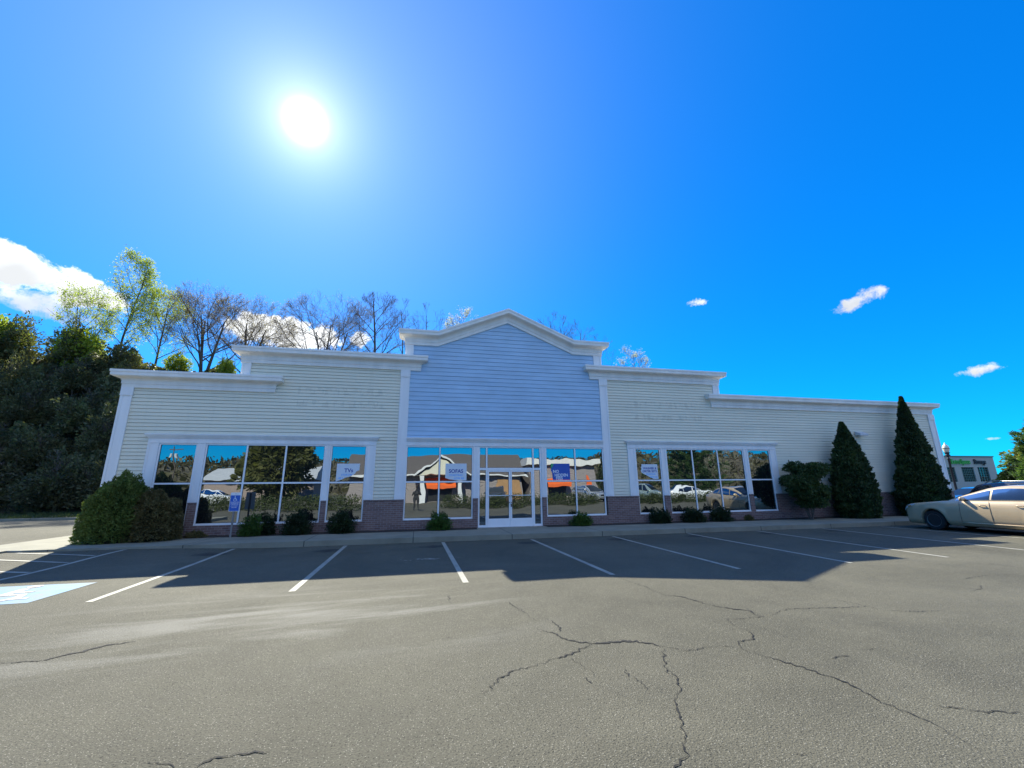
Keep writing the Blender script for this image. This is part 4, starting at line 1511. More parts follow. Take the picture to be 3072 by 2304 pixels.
def env_skel(seed, H, Wd, zc=0.60, zr=0.42, limbs=8, sub=(6, 6, 4), r0=0.2, fork=0.2, twig_r=0.010, up=0.3, stems_n=1, taper=1.0):
    """a crown that fills a rounded envelope: every limb runs out towards the envelope's surface"""
    rnd = random.Random(seed)
    trunk, twigs, ends = MB(), MB(), []
    cz, rz_ = H * zc, H * zr

    def room(p, d_):
        # distance to the envelope along d_
        a, b, c = Wd, Wd, rz_
        px, py, pz = p.x / a, p.y / b, (p.z - cz) / c
        dx, dy, dz = d_.x / a, d_.y / b, d_.z / c
        A = dx * dx + dy * dy + dz * dz
        B = px * dx + py * dy + pz * dz
        C = px * px + py * py + pz * pz - 1
        D = B * B - A * C
        return max(0.05, (-B + math.sqrt(D)) / A) if D > 0 else 0.35

    def run(p, d_, L, r_, lev):
        n = (6, 5, 4, 2)[min(lev, 3)]
        pts, rad = [p.copy()], [r_]
        dd = d_.copy()
        for i in range(n):
            j = (0.025, 0.16, 0.20, 0.24)[min(lev, 3)]
            dd = (dd + Vector((rnd.gauss(0, j), rnd.gauss(0, j), rnd.gauss(0, j) + up * (0.10 if lev else 0)))).normalized()
            p = p + dd * (L / n)
            pts.append(p.copy())
            rad.append(max(twig_r * 0.6, r_ * (1 - 0.70 * (i + 1) / n)))
        (trunk if lev <= 1 else twigs).tube(pts, rad, (7, 5, 3, 3)[min(lev, 3)], cap=False)
        return pts, rad

    def branch(pts, rad, lev, L0):
        cnt = sub[min(lev - 1, len(sub) - 1)]
        for k in range(cnt):
            f_ = 0.22 + 0.76 * (k + rnd.random()) / cnt
            q = f_ * (len(pts) - 1)
            i0 = min(len(pts) - 2, int(q))
            pp = pts[i0].lerp(pts[i0 + 1], q - i0)
            rr = rad[i0] * (1 - (q - i0)) + rad[i0 + 1] * (q - i0)
            base = (pts[i0 + 1] - pts[i0]).normalized()
            out = Vector((pp.x, pp.y, (pp.z - cz) * 0.5))
            out = out.normalized() if out.length > 0.2 else Vector((0, 0, 1))
            nd = (base * 0.55 + Vector((rnd.gauss(0, .55), rnd.gauss(0, .55), rnd.gauss(0, .45) + up * .6)) + out * 0.35).normalized()
            L = min(L0 * rnd.uniform(0.35, 0.62), room(pp, nd) * rnd.uniform(0.75, 1.08))
            if L < 0.12:
                continue
            a, b = run(pp, nd, L, max(twig_r, rr * 0.55), lev + 1)
            if lev + 1 >= len(sub):
                ends.append((a[-1], nd))
            if lev + 1 <= len(sub):
                branch(a, b, lev + 1, L)
        if lev >= len(sub):
            ends.append((pts[-1], Vector((0, 0, 1))))

    for s_ in range(stems_n):
        a0 = s_ * 6.283 / stems_n + 0.4
        lean = 0.0 if stems_n == 1 else 0.22
        p0 = Vector((0.15 * math.cos(a0) * (stems_n > 1), 0.15 * math.sin(a0) * (stems_n > 1), -0.6))
        d0 = Vector((lean * math.cos(a0), lean * math.sin(a0), 1)).normalized()
        tp, tr = run(p0, d0, H * (0.93 if stems_n == 1 else 0.70), r0, 0)
        for k in range(limbs):
            f_ = fork + (0.96 - fork) * (k + 0.5 * rnd.random()) / limbs
            q = f_ * (len(tp) - 1)
            i0 = min(len(tp) - 2, int(q))
            pp = tp[i0].lerp(tp[i0 + 1], q - i0)
            rr = tr[i0] * (1 - (q - i0)) + tr[i0 + 1] * (q - i0)
            a = k * 2.4 + a0 + rnd.uniform(-.3, .3)
            nd = Vector((math.cos(a), math.sin(a), rnd.uniform(0.25, 0.75) + up * 1.0 + 0.5 * f_)).normalized()
            L = room(pp, nd) * rnd.uniform(0.82, 1.05)
            pts, rad = run(pp, nd, L, max(twig_r * 2, rr * 0.5), 1)
            branch(pts, rad, 1, L)
    return trunk, twigs, ends


TREE_N = 0


def make_tree(name, seed, label, H, spread, leafm, per, scat, leaf, cat='tree', group=None, **k):
    t = empty(name, (0, 0, 0), label=label, cat=cat, group=group)
    tr, tw, ends = env_skel(seed, H, spread, **k)
    o_ = tr.build('trunk', M_bark, t)
    cr = tw.build('crown', M_twig, t)
    if per:
        leaf_obj('foliage', *leaves_on(seed + 1, ends, per, scat, leaf), leafm, cr)
    print('tree', name, len(tw.f), len(ends) * per)
    return t


def on_hill(az, Y):
    x = Y * math.tan(R(az))
    return (x, Y, hill_h(x, Y) + 0.05)


def place(t, az, Y, s_=1.0, rz=0.0, label=None, sz=None):
    t.location = on_hill(az, Y)
    t.scale = (s_, s_, sz or s_)
    t.rotation_euler = (0, 0, rz)
    if label:
        t['label'] = label
    return t


GT = 'trees on the ridge behind the shop'
poplar = make_tree('poplar_tree', 3, 'tallest slender tree with yellow-green spring leaves on the ridge at far left', 13.8, 2.5, L_fresh, 3, 0.24, 0.10, group=GT, limbs=18, fork=0.22, up=0.5, sub=(6, 5, 3), r0=0.13, zc=0.58, zr=0.46, twig_r=0.008)
place(poplar, -32.2, 52.5)
birch = make_tree('birch_tree', 9, 'thin multi-stemmed tree with sparse young leaves left of the tallest tree', 9.6, 2.6, L_fresh, 3, 0.22, 0.085, group=GT, limbs=6, fork=0.30, up=0.5, sub=(5, 5, 3), r0=0.10, stems_n=3, zc=0.6, zr=0.45, twig_r=0.008)
place(birch, -34.9, 53.0)
mid = make_tree('birch_tree', 21, 'half-leafed tree standing between the tallest tree and the dark bare maple', 10.4, 3.0, L_fresh, 4, 0.26, 0.09, group=GT, limbs=13, fork=0.22, up=0.4, sub=(6, 5, 3), r0=0.13, twig_r=0.008)
place(mid, -29.2, 53.5)
maple = make_tree('bare_tree', 5, 'wide dark-limbed maple with russet buds above the low left roof', 11.2, 5.2, L_bud, 2, 0.12, 0.05, group=GT, limbs=7, fork=0.14, up=0.34, sub=(7, 6, 5), r0=0.2, stems_n=3, zc=0.58, zr=0.45)
place(maple, -25.0, 52.5)
m2 = copy_tree(maple)
place(m2, -20.9, 54.5, 0.97, 2.1, 'budding bare tree overlapping the right side of the dark maple')
vase = make_tree('bare_tree', 14, 'broad bare tree spreading in front of the white cloud', 12.6, 6.6, L_bud, 1, 0.2, 0.05, group=GT, limbs=8, fork=0.10, up=0.30, sub=(7, 6, 5), r0=0.2, stems_n=3, zc=0.56, zr=0.46)
place(vase, -12.2, 54.0)
purp = make_tree('bare_tree', 33, 'denser purple-twigged bare tree close to the left shoulder of the gable', 12.6, 4.4, L_bud, 0, 0.2, 0.07, group=GT, limbs=15, fork=0.16, up=0.5, sub=(7, 6, 5), r0=0.2, zc=0.58, zr=0.44)
place(purp, -6.2, 54.0)
thin = make_tree('bare_tree', 44, 'thin bare tree rising just above the gable\'s left shoulder', 12.6, 3.4, L_bud, 0, 0.2, 0.07, group=GT, limbs=8, fork=0.35, up=0.7, sub=(5, 5, 3), r0=0.11, twig_r=0.009)
place(thin, 0.6, 55.5)
for az, Y, s_, rz, lab in [(-2.6, 56.5, 1.0, 1.0, 'spindly bare tree between the purple tree and the gable'),
                           (18.4, 57.5, 1.10, 2.0, 'bare tree poking above the right slope of the gable'),
                           (22.0, 58.0, 1.06, 4.0, 'bare tree above the gable\'s right shoulder'),
                           (20.3, 56.0, 1.00, 0.6, 'low bare tree between two others above the gable\'s right slope'),
                           (25.0, 57.0, 0.90, 5.2, 'bare tree just outside the gable\'s right shoulder')]:
    c = copy_tree(thin)
    place(c, az, Y, s_, rz, lab)
bl = make_tree('blossom_tree', 61, 'small tree with pale blossom showing over the gable\'s left slope', 12.9, 3.0, L_palebud, 2, 0.16, 0.07, group=GT, limbs=9, fork=0.4, up=0.6, sub=(5, 5, 3), r0=0.12, twig_r=0.009)
place(bl, 5.6, 56.0)
c = copy_tree(bl)
place(c, 29.2, 57.0, 0.98, 1.7, 'tree with pinkish pale buds above the right middle roof')

# undergrowth: green saplings and shrubs along the ridge
sap = empty('ridge_shrub', (0, 0, 0), label='bright yellow-green bush at the top of the bank under the tall tree', cat='bush', group='bushes along the ridge')
leaf_obj('foliage', *bush_leaves(70, 5200, 2.1, 1.6, 4.4, 0.16, 0.5, 'ball', 0.45, 1.8, 0.7), L_fresh, sap)
stems(70, 7, 3.2, 1.2, 0.05).build('stem', M_bark, sap)
place(sap, -35.0, 50.5, 0.92)
for az, Y, s_, rz, lab in [(-40.2, 49.5, 1.05, 1.0, 'yellow-green bush at the far left edge of the bank'),
                           (-22.9, 52.0, 0.55, 2.0, 'small yellow-green bush beside the middle-left cornice'),
                           (-27.3, 54.0, 0.6, 3.3, 'small green bush at the foot of the dark maple'),
                           (-31.2, 52.0, 0.5, 4.0, 'small green bush at the foot of the tallest tree'),
                           (-33.6, 50.0, 0.6, 5.0, 'low bright bush below the round yellow-green one')]:
    c = copy_tree(sap)
    place(c, az, Y, s_, rz, lab)

# overgrown bank: big dark bushes and vine-hung saplings, row by row
protos = []
for i in range(4):
    t = empty('bank_bush', (0, 0, 0), label='bush', cat='bush', group='overgrown bushes on the shaded bank')
    C, U, V, ti = bush_leaves(80 + i, 7600, 2.6, 2.2, 4.2, 0.15, 0.5, 'dome', 0.55, 1.6, 0.75)
    leaf_obj('foliage', C, U, V, ti, L_hill, t)
    sk = tree_skel(90 + i, 4.6, 2.6, levels=3, limbs=7, r0=0.07, fork=0.15, up=0.5, sub=(5, 4), twig_r=0.02)
    st_ = sk[0]
    st_.add(sk[1].v, sk[1].f)
    st_.build('stem', M_bark, t)
    protos.append(t)
rnd = random.Random(4)
rows = [(38.5, -44, -25, 5, 'bottom row'), (41.5, -44.5, -27, 5, 'second row up'), (44.5, -44.5, -28, 5, 'middle row'), (47.5, -44.5, -29, 4, 'fourth row up'), (50.3, -43.5, -30, 4, 'top row')]
k = 0
ordn = ['leftmost', 'second from left', 'middle', 'fourth from left', 'rightmost']
ord4 = ['leftmost', 'second from left', 'third from left', 'rightmost']
for Y, a0, a1, n, rl in rows:
    for i in range(n):
        az = a0 + (a1 - a0) * (i + 0.5) / n + rnd.uniform(-0.8, 0.8)
        t = protos[k % 4] if k < 4 else copy_tree(protos[k % 4])
        place(t, az, Y + rnd.uniform(-0.7, 0.7), rnd.uniform(0.72, 0.98), rnd.uniform(0, 6.28))
        t['label'] = 'dark overgrown bush on the shaded bank, %s, %s' % (rl, (ordn if n == 5 else ord4)[i])
        k += 1

# ivy and brambles covering the slope
rs_ = np.random.RandomState(6)
n = 60000
X = rs_.uniform(-62, 6, n); Y = 37.0 + 19 * rs_.rand(n) ** 0.85
Zh = np.array([hill_h(a, b) for a, b in zip(X, Y)])
bump_ = np.array([max(0, 0.55 + 1.1 * noise.noise(Vector((a * 0.45, b * 0.45, 0.3)))) for a, b in zip(X, Y)])
C = np.stack([X, Y - 0.25 * rs_.rand(n), Zh + bump_ * rs_.rand(n) ** 0.6], 1)
D = np.tile(np.array([[0, -0.5, 0.6]]), (n, 1))
U, V = axes_for(rs_, D, 0.17 * (0.5 + rs_.rand(n)), 0.55)
ti = 0.30 + 0.55 * np.array([noise.noise(Vector((a * 0.25, b * 0.3, 7))) for a, b in zip(X, Y)]) + 0.15 * rs_.normal(size=n)
tag(leaf_obj('undergrowth', C, U, V, ti, L_hill), 'dark ivy and brambles covering the shaded bank', 'undergrowth', kind='stuff')

# rough grass on the verge
n = 26000
X = rs_.uniform(-62, -8, n); Y = rs_.uniform(29.95, 38.5, n)
C = np.stack([X, Y, 0.05 + 0.10 * rs_.rand(n)], 1)
D = np.tile(np.array([[0, 0, 1.6]]), (n, 1))
U, V = axes_for(rs_, D, 0.11 * (0.5 + rs_.rand(n)), 0.16)
tag(leaf_obj('verge_grass', C, U, V, 0.4 + 0.25 * rs_.normal(size=n), leaf_mat('verge_blades', (0.03, 0.05, 0.015), (0.10, 0.12, 0.04), 0.3)), 'short rough grass on the verge at the foot of the bank', 'grass', kind='stuff')

# dead leaves and crumbs swept along the kerb and in the beds
rs_ = np.random.RandomState(15)
n = 700
X = np.concatenate([rs_.uniform(-9, 24, 450), rs_.uniform(-9, 24, 250)])
Y = np.concatenate([13.30 - np.abs(rs_.normal(scale=0.10, size=450)) - 0.02, 15.30 + 0.35 * rs_.rand(250)])
Z = np.array([zg(a, b) + 0.008 if b < 14 else 0.175 for a, b in zip(X, Y)])
C = np.stack([X, Y, Z], 1)
U, V = axes_for(rs_, np.tile(np.array([[0.8, 0.2, 0.0]]), (n, 1)), 0.022 * (0.5 + rs_.rand(n)), 0.6)
U[:, 2] *= 0.3; V[:, 2] *= 0.3
tag(leaf_obj('leaf_litter', C, U, V, 0.5 + 0.3 * rs_.normal(size=n), leaf_mat('dead_leaf', (0.05, 0.035, 0.02), (0.18, 0.13, 0.07), 0.2)), 'dead leaves blown along the kerb and into the beds', 'leaf litter', kind='stuff')
# splash of white paint in the shade beside a bay line
rs_ = np.random.RandomState(16)
mb = MB()
for k in range(60):
    r_ = abs(rs_.normal(scale=0.30)); a = rs_.rand() * 6.28
    x, y_ = 0.30 + r_ * 1.6 * math.cos(a), 10.35 + r_ * 0.5 * math.sin(a)
    s_ = 0.012 + 0.035 * rs_.rand() * math.exp(-r_ * 3)
    mb.add([(x + s_ * (0.7 + .5 * rs_.rand()) * math.cos(q_ * 1.047), y_ + s_ * (0.7 + .5 * rs_.rand()) * math.sin(q_ * 1.047), 0.0045 + 0.00002 * k) for q_ in range(6)], [tuple(range(6))])
tag(mb.build('paint_splash_marking', M_line), kind='structure')


# ------------------------------------------------------------------ cars
def paint(name, col, metal=0.5):
    return mat(name, col, 0.24, metal=metal, var=0.03, coat=1.0, spec=0.5)


M_rim = mat('alloy_rim', (0.20, 0.20, 0.21), 0.35, metal=0.9)
M_lamp = mat('headlamp_lens', (0.55, 0.57, 0.58), 0.12, coat=1.0)
M_tail = mat('red_tail_lens', (0.30, 0.012, 0.010), 0.15, coat=1.0)
M_under = mat('underbody_black', (0.008, 0.008, 0.008), 0.9)
M_amber = mat('amber_lens', (0.6, 0.22, 0.04), 0.2)

SEDAN = dict(fa=1.39, ra=-1.39, wr=0.325, tw=0.21,
             deck=[(2.36, .60), (2.35, .68), (2.31, .755), (2.20, .82), (1.95, .875), (1.5, .93), (1.05, .98), (0.6, 1.0), (-1.0, 1.03), (-1.7, 1.065), (-2.1, 1.06), (-2.30, 1.03), (-2.38, .96), (-2.41, .80)],
             roof=[(1.00, .965), (0.78, 1.055), (0.45, 1.185), (0.12, 1.305), (-0.12, 1.39), (-0.36, 1.44), (-0.62, 1.465), (-0.9, 1.462), (-1.2, 1.43), (-1.45, 1.365), (-1.7, 1.26), (-1.92, 1.13), (-2.05, 1.055)],
             half=[(2.36, .64), (2.33, .715), (2.22, .80), (2.0, .86), (1.6, .895), (0.8, .905), (-0.8, .908), (-1.6, .89), (-2.0, .85), (-2.28, .77), (-2.38, .66), (-2.41, .58)],
             sill=[(2.36, .22), (2.2, .18), (1.8, .19), (-1.8, .21), (-2.2, .26), (-2.41, .34)],
             roofhalf=0.60, belt=(0.78, -1.62),
             side=[((0.30, -0.17)), ((-0.22, -1.14))], quarter=(-1.19, -1.56), wshield=(0.86, -0.08), rear=(-1.18, -1.96))
SUVP = dict(fa=1.40, ra=-1.36, wr=0.36, tw=0.23,
            deck=[(2.36, .66), (2.35, .80), (2.27, .90), (2.1, .97), (1.7, 1.02), (1.2, 1.07), (0.9, 1.09), (-1.5, 1.13), (-2.1, 1.13), (-2.27, 1.10), (-2.33, 1.0), (-2.36, .8)],
            roof=[(1.15, 1.06), (0.9, 1.20), (0.6, 1.37), (0.4, 1.48), (0.15, 1.575), (-0.2, 1.62), (-0.8, 1.63), (-1.4, 1.61), (-1.75, 1.58), (-1.95, 1.50), (-2.1, 1.36), (-2.2, 1.22), (-2.27, 1.10)],
            half=[(2.36, .62), (2.30, .74), (2.1, .85), (1.6, .91), (0.8, .925), (-1.2, .925), (-1.8, .90), (-2.2, .84), (-2.36, .74)],
            sill=[(2.36, .36), (2.1, .26), (1.8, .25), (-1.8, .27), (-2.1, .32), (-2.36, .40)],
            roofhalf=0.66, belt=(0.85, -1.95),
            side=[((0.52, 0.02)), ((-0.04, -0.98))], quarter=(-1.05, -1.80), wshield=(1.02, 0.22), rear=(-1.86, -2.22))


def make_car(name, label, P_, m_, loc, rz, cat='car', group=None, seam=True):
    t = empty(name, loc, rz, label=label, cat=cat, group=group)

    def I(tab, x):
        xs_ = [a for a, b in tab][::-1]
        ys_ = [b for a, b in tab][::-1]
        return float(np.interp(x, xs_, ys_))

    x0, x1 = P_['deck'][0][0], P_['deck'][-1][0]
    N = 110
    st = [x0 + (x1 - x0) * i / N for i in range(N + 1)]
    wr, ar = P_['wr'], P_['wr'] + 0.055

    def arch(x):
        z = 0
        for ax in (P_['fa'], P_['ra']):
            dx = x - ax
            if abs(dx) < ar:
                z = max(z, wr + math.sqrt(ar * ar - dx * dx))
        return z

    # station list refined at the arch edges
    for ax in (P_['fa'], P_['ra']):
        for k in range(-12, 13):
            st.append(ax + ar * math.sin(R(90 * k / 12)) * 0.9999)
    st = sorted(set(round(s_, 4) for s_ in st), reverse=True)
    rows = []
    for x in st:
        w, zd, zs = I(P_['half'], x), I(P_['deck'], x), I(P_['sill'], x)
        zl = max(zs, arch(x))
        zl = min(zl, zd - 0.08)
        sh = zd - 0.035
        zz = [zl]
        for f_, in ((.25,), (.5,), (.75,), (1.0,)):
            zz.append(zl + (sh - zl) * f_)
        row = [(x, w * 0.80, zl)]
        for z in zz:
            # tumblehome: widest near the door crease, tucked in at sill and shoulder
            k = (z - 0.62) / 0.42
            flare = 0.0
            for ax in (P_['fa'], P_['ra']):
                dd = math.hypot(x - ax, z - wr)
                flare = max(flare, 0.022 * math.exp(-((dd - ar) / 0.07) ** 2)) if z > wr * .6 else flare
            row.append((x, w * (1 - 0.050 * k * k - (0.02 if z < 0.3 else 0)) + flare, z))
        row.append((x, w * 0.90, zd - 0.006))
        row.append((x, w * 0.80, zd))
        row.append((x, w * 0.40, zd + 0.018))
        row.append((x, 0.0, zd + 0.024))
        rows.append(row)
    mb_ = MB()
    m2 = len(rows[0])
    for sg_ in (1, -1):
        vs_ = [(x, y * sg_, z) for r_ in rows for x, y, z in r_]
        fs_ = []
        for i in range(len(rows) - 1):
            for j in range(m2 - 1):
                q = (i * m2 + j, (i + 1) * m2 + j, (i + 1) * m2 + j + 1, i * m2 + j + 1)
                fs_.append(q if sg_ < 0 else q[::-1])
        mb_.add(vs_, fs_)
    # nose and tail caps
    for i, flip in ((0, 1), (len(rows) - 1, 0)):
        lft = [(x, y, z) for x, y, z in rows[i]]
        rgt = [(x, -y, z) for x, y, z in rows[i]][::-1][1:]
        loop = lft + rgt
        mb_.add(loop, [tuple(range(len(loop))) if flip else tuple(range(len(loop)))[::-1]])
    # greenhouse
    rf = P_['roof']
    gx0, gx1 = rf[0][0], rf[-1][0]
    gs = [gx0 + (gx1 - gx0) * i / 60 for i in range(61)]

    def gh(x, f_):
        """side surface: f 0 at the belt .. 1 at the roof rail"""
        zr = I(rf, x)
        zb = min(I(P_['deck'], x), zr) - 0.01
        wb = I(P_['half'], x) * 0.905
        top = 1.45 if P_ is SEDAN else 1.6
        wrf = wb + (P_['roofhalf'] - wb) * max(0, min(1, (zr - zb) / (top - 1.0))) ** 0.85
        z = zb + (zr - 0.02 - zb) * f_
        y = wb + (wrf - wb) * (f_ ** 1.25)
        return (x, y, z)

    grow_ = []
    for x in gs:
        zr = I(rf, x)
        r_ = [gh(x, f_) for f_ in (0, .25, .5, .75, .93)]
        xx, yy, zz_ = gh(x, 1.0)
        r_.append((x, yy - 0.03, zr - 0.004))
        r_.append((x, yy * 0.55, zr + 0.016))
        r_.append((x, 0, zr + 0.022))
        grow_.append(r_)
    m3 = len(grow_[0])
    for sg_ in (1, -1):
        vs_ = [(x, y * sg_, z) for r_ in grow_ for x, y, z in r_]
        fs_ = []
        for i in range(len(grow_) - 1):
            for j in range(m3 - 1):
                q = (i * m3 + j, (i + 1) * m3 + j, (i + 1) * m3 + j + 1, i * m3 + j + 1)
                fs_.append(q if sg_ < 0 else q[::-1])
        mb_.add(vs_, fs_)
    body = mb_.build('body', m_, t, smooth=True)

    # glass
    def side_patch(xa, xb, ta=0.0, tb=0.0, n=14, lo=0.07, hi=0.90):
        out = []
        for sg_ in (1, -1):
            g_ = MB()
            vs_ = []
            for i in range(n + 1):
                f_ = i / n
                for j in range(5):
                    h_ = lo + (hi - lo) * j / 4
                    xxa = xa + ta * h_
                    xxb = xb + tb * h_
                    x = xxa + (xxb - xxa) * f_
                    px_, py_, pz_ = gh(x, h_)
                    vs_.append((px_, (py_ + 0.013) * sg_, pz_))
            fs_ = []
            for i in range(n):
                for j in range(4):
                    q = (i * 5 + j, (i + 1) * 5 + j, (i + 1) * 5 + j + 1, i * 5 + j + 1)
                    fs_.append(q if sg_ < 0 else q[::-1])
            g_.add(vs_, fs_)
            g_.build('side_window', M_carglass, t, smooth=True)

    (a0, a1), (b0, b1) = P_['side']
    q0, q1 = P_['quarter']
    if P_ is SEDAN:
        side_patch(a0 + 0.40, a1, -0.06, -0.03, n=20, hi=0.84)
        side_patch(b0 - 0.02, b1, -0.03, 0.03, hi=0.86)
        side_patch(q0, q1 - 0.18, 0.03, 0.20, hi=0.84)
    else:
        side_patch(a0 + 0.14, a1, -0.36, -0.03)
        side_patch(b0 - 0.02, b1, -0.03, 0.02)
        side_patch(q0, q1 - 0.1, 0.02, 0.22)

    def cross_patch(nm, xa, xb, frac):
        g_ = MB()
        vs_ = []
        for i in range(9):
            x = xa + (xb - xa) * i / 8
            zr = I(rf, x)
            _, yy, _ = gh(x, 1.0)
            for j in range(9):
                v_ = -1 + 2 * j / 8
                vs_.append((x + (0.008 if xa > 0 else -0.008), yy * frac * v_, zr + 0.012 + 0.016 * (1 - v_ * v_)))
        fs_ = []
        for i in range(8):
            for j in range(8):
                fs_.append((i * 9 + j, i * 9 + j + 1, (i + 1) * 9 + j + 1, (i + 1) * 9 + j))
        g_.add(vs_, fs_)
        g_.build(nm, M_carglass, t, smooth=True)

    cross_patch('windshield', P_['wshield'][0], P_['wshield'][1], 0.90)
    cross_patch('rear_window', P_['rear'][0], P_['rear'][1], 0.88)
    # underbody
    ub = MB()
    ub.box(x1 + 0.25, x0 - 0.3, -0.70, 0.70, 0.17, 0.62)
    ub.build('underbody', M_under, t)
    # wheels
    for ax in (P_['fa'], P_['ra']):
        for sg_ in (1, -1):
            yo = I(P_['half'], ax) * 0.975
            w = MB()
            tw = P_['tw']
            w.lathe([(wr * .62, -tw / 2), (wr * .93, -tw / 2), (wr, -tw / 2 + .035), (wr, tw / 2 - .035), (wr * .93, tw / 2), (wr * .62, tw / 2)], 28)
            w.v = [(ax + x, sg_ * (yo - tw / 2) + z, wr + y) for x, y, z in w.v]
            wo_ = w.build('wheel', M_black, t, smooth=False)
            r_ = MB()
            for k in range(5):
                a = 2 * math.pi * k / 5
                c, s_ = math.cos(a), math.sin(a)
                p0, p1 = wr * .10, wr * .60
                hw = 0.026
                zt2 = tw / 2 - 0.02
                r_.add([(c * p0 - s_ * hw, s_ * p0 + c * hw, zt2), (c * p0 + s_ * hw, s_ * p0 - c * hw, zt2), (c * p1 + s_ * hw * 1.5, s_ * p1 - c * hw * 1.5, zt2), (c * p1 - s_ * hw * 1.5, s_ * p1 + c * hw * 1.5, zt2),
                        (c * p0 - s_ * hw, s_ * p0 + c * hw, zt2 - .03), (c * p0 + s_ * hw, s_ * p0 - c * hw, zt2 - .03), (c * p1 + s_ * hw * 1.5, s_ * p1 - c * hw * 1.5, zt2 - .03), (c * p1 - s_ * hw * 1.5, s_ * p1 + c * hw * 1.5, zt2 - .03)],
                       [(0, 1, 2, 3), (0, 4, 5, 1), (1, 5, 6, 2), (2, 6, 7, 3), (3, 7, 4, 0)])
            r_.lathe([(wr * .56, tw / 2 - .04), (wr * .66, tw / 2 - .04), (wr * .66, tw / 2 + .004), (wr * .56, tw / 2 - .004)], 24)
            r_.lathe([(0.0, tw / 2 - .03), (wr * .16, tw / 2 - .03), (wr * .14, tw / 2 - .008), (0.0, tw / 2 - .006)], 14)
            r_.lathe([(0.0, tw / 2 - .12), (wr * .6, tw / 2 - .12), (wr * .6, tw / 2 - .115), (0.0, tw / 2 - .115)], 14, mi=1)
            r_.v = [(ax + x, sg_ * (yo - tw / 2 + z), wr + y) for x, y, z in r_.v]
            r_.build('rim', [M_rim, M_under], wo_)
    # lamps: patches lifted off the body surface
    def body_pt(x, k):
        r_ = min(rows, key=lambda q: abs(q[0][0] - x))
        return r_[k]

    for sg_ in (1, -1):
        hl = MB()
        xh = [x0 - 0.04, x0 - 0.12, x0 - 0.22, x0 - 0.34, x0 - 0.46]
        vs_ = []
        for i, x in enumerate(xh):
            w, zd = I(P_['half'], x), I(P_['deck'], x)
            zt2 = zd - 0.025
            zb2 = zd - 0.15 + 0.022 * i
            def hs_(z):
                k = (z - 0.62) / 0.42
                return w * (1 - 0.05 * k * k) + 0.009
            vs_ += [(x + 0.010, hs_(zb2) * sg_, zb2), (x + 0.010, hs_((zb2 + zt2) / 2) * sg_, (zb2 + zt2) / 2), (x + 0.006, (w * 0.925 + 0.010) * sg_, zt2 + 0.014)]
        fs_ = []
        for i in range(4):
            for j in range(2):
                q = (i * 3 + j, (i + 1) * 3 + j, (i + 1) * 3 + j + 1, i * 3 + j + 1)
                fs_.append(q if sg_ < 0 else q[::-1])
        hl.add(vs_, fs_)
        ho = hl.build('headlight', M_lamp, t, smooth=True)
        am = MB()
        am.add([(x - 0.0, y + 0.004 * sg_, z) for x, y, z in (vs_[6], vs_[9], vs_[10], vs_[7])], [(0, 1, 2, 3) if sg_ < 0 else (3, 2, 1, 0)])
        am.build('indicator', M_amber, ho)
        tl = MB()
        xh = [x1 + 0.02, x1 + 0.08, x1 + 0.18, x1 + 0.30]
        vs_ = []
        for i, x in enumerate(xh):
            w, zd = I(P_['half'], x), I(P_['deck'], x)
            vs_ += [(x - 0.010, (w * 0.965 + 0.010) * sg_, zd - 0.22 + 0.02 * i), (x - 0.008, (w * 0.93 + 0.012) * sg_, zd - 0.035)]
        fs_ = []
        for i in range(3):
            q = (i * 2, (i + 1) * 2, (i + 1) * 2 + 1, i * 2 + 1)
            fs_.append(q if sg_ > 0 else q[::-1])
        tl.add(vs_, fs_)
        tl.build('tail_light', M_tail, t, smooth=True)
        # door mirror
        xm = a0 + 0.10
        px_, py_, pz_ = gh(xm, 0.06)
        mr = MB()
        prof = [(0.0, -0.09), (0.055, -0.075), (0.075, 0.0), (0.06, 0.07), (0.0, 0.085)]
        mr.lathe(prof, 10)
        mr.v = [(px_ + x * 0.75 + 0.04, sg_ * (py_ + 0.10 + z * 1.15), pz_ + 0.045 + y) for x, y, z in mr.v]
        mr.box(px_ + 0.02, px_ + 0.07, min(sg_ * py_, sg_ * (py_ + 0.07)), max(sg_ * py_, sg_ * (py_ + 0.07)), pz_ - 0.005, pz_ + 0.03)
        mr.build('mirror', m_, t, smooth=True)
        # seams, handles, sill strip
        sm_ = MB()
        def seam_pts(x, tilt=0.0, z0=0.30):
            pts = []
            zd = I(P_['deck'], x)
            for i in range(9):
                z = z0 + (zd - 0.04 - z0) * i / 8
                w = I(P_['half'], x)
                k = (z - 0.62) / 0.42
                pts.append((x + tilt * (z - 0.3), sg_ * (w * (1 - 0.05 * k * k) + 0.002), z))
            return pts
        for x, tl_ in ((a0 + 0.30, -0.05), (a1 - 0.03, 0.0), (b1 + 0.0, -0.10)):
            sm_.tube(seam_pts(x, tl_), 0.0045, 4)
        # belt strip under the glass
        pts = [(lambda q: (q[0], sg_ * (q[1] + 0.006), q[2]))(gh(a0 + 0.28 + (q1 + 0.05 - a0 - 0.28) * i / 20, 0.035)) for i in range(21)]
        sm_.tube(pts, 0.011, 5)
        sm_.build('door_seam', M_drk, t)
        hd_ = MB()
        for x in (a1 + 0.16, b1 + 0.24):
            w = I(P_['half'], x)
            zz_ = I(P_['deck'], x) - 0.15
            k = (zz_ - 0.62) / 0.42
            yw = w * (1 - 0.05 * k * k)
            hd_.tube([(x - 0.09, sg_ * (yw + 0.002), zz_), (x - 0.07, sg_ * (yw + 0.035), zz_), (x + 0.07, sg_ * (yw + 0.035), zz_ + 0.004), (x + 0.09, sg_ * (yw + 0.002), zz_)], 0.013, 6)
        hd_.build('door_handle', m_, t, smooth=True)
        ss = MB()
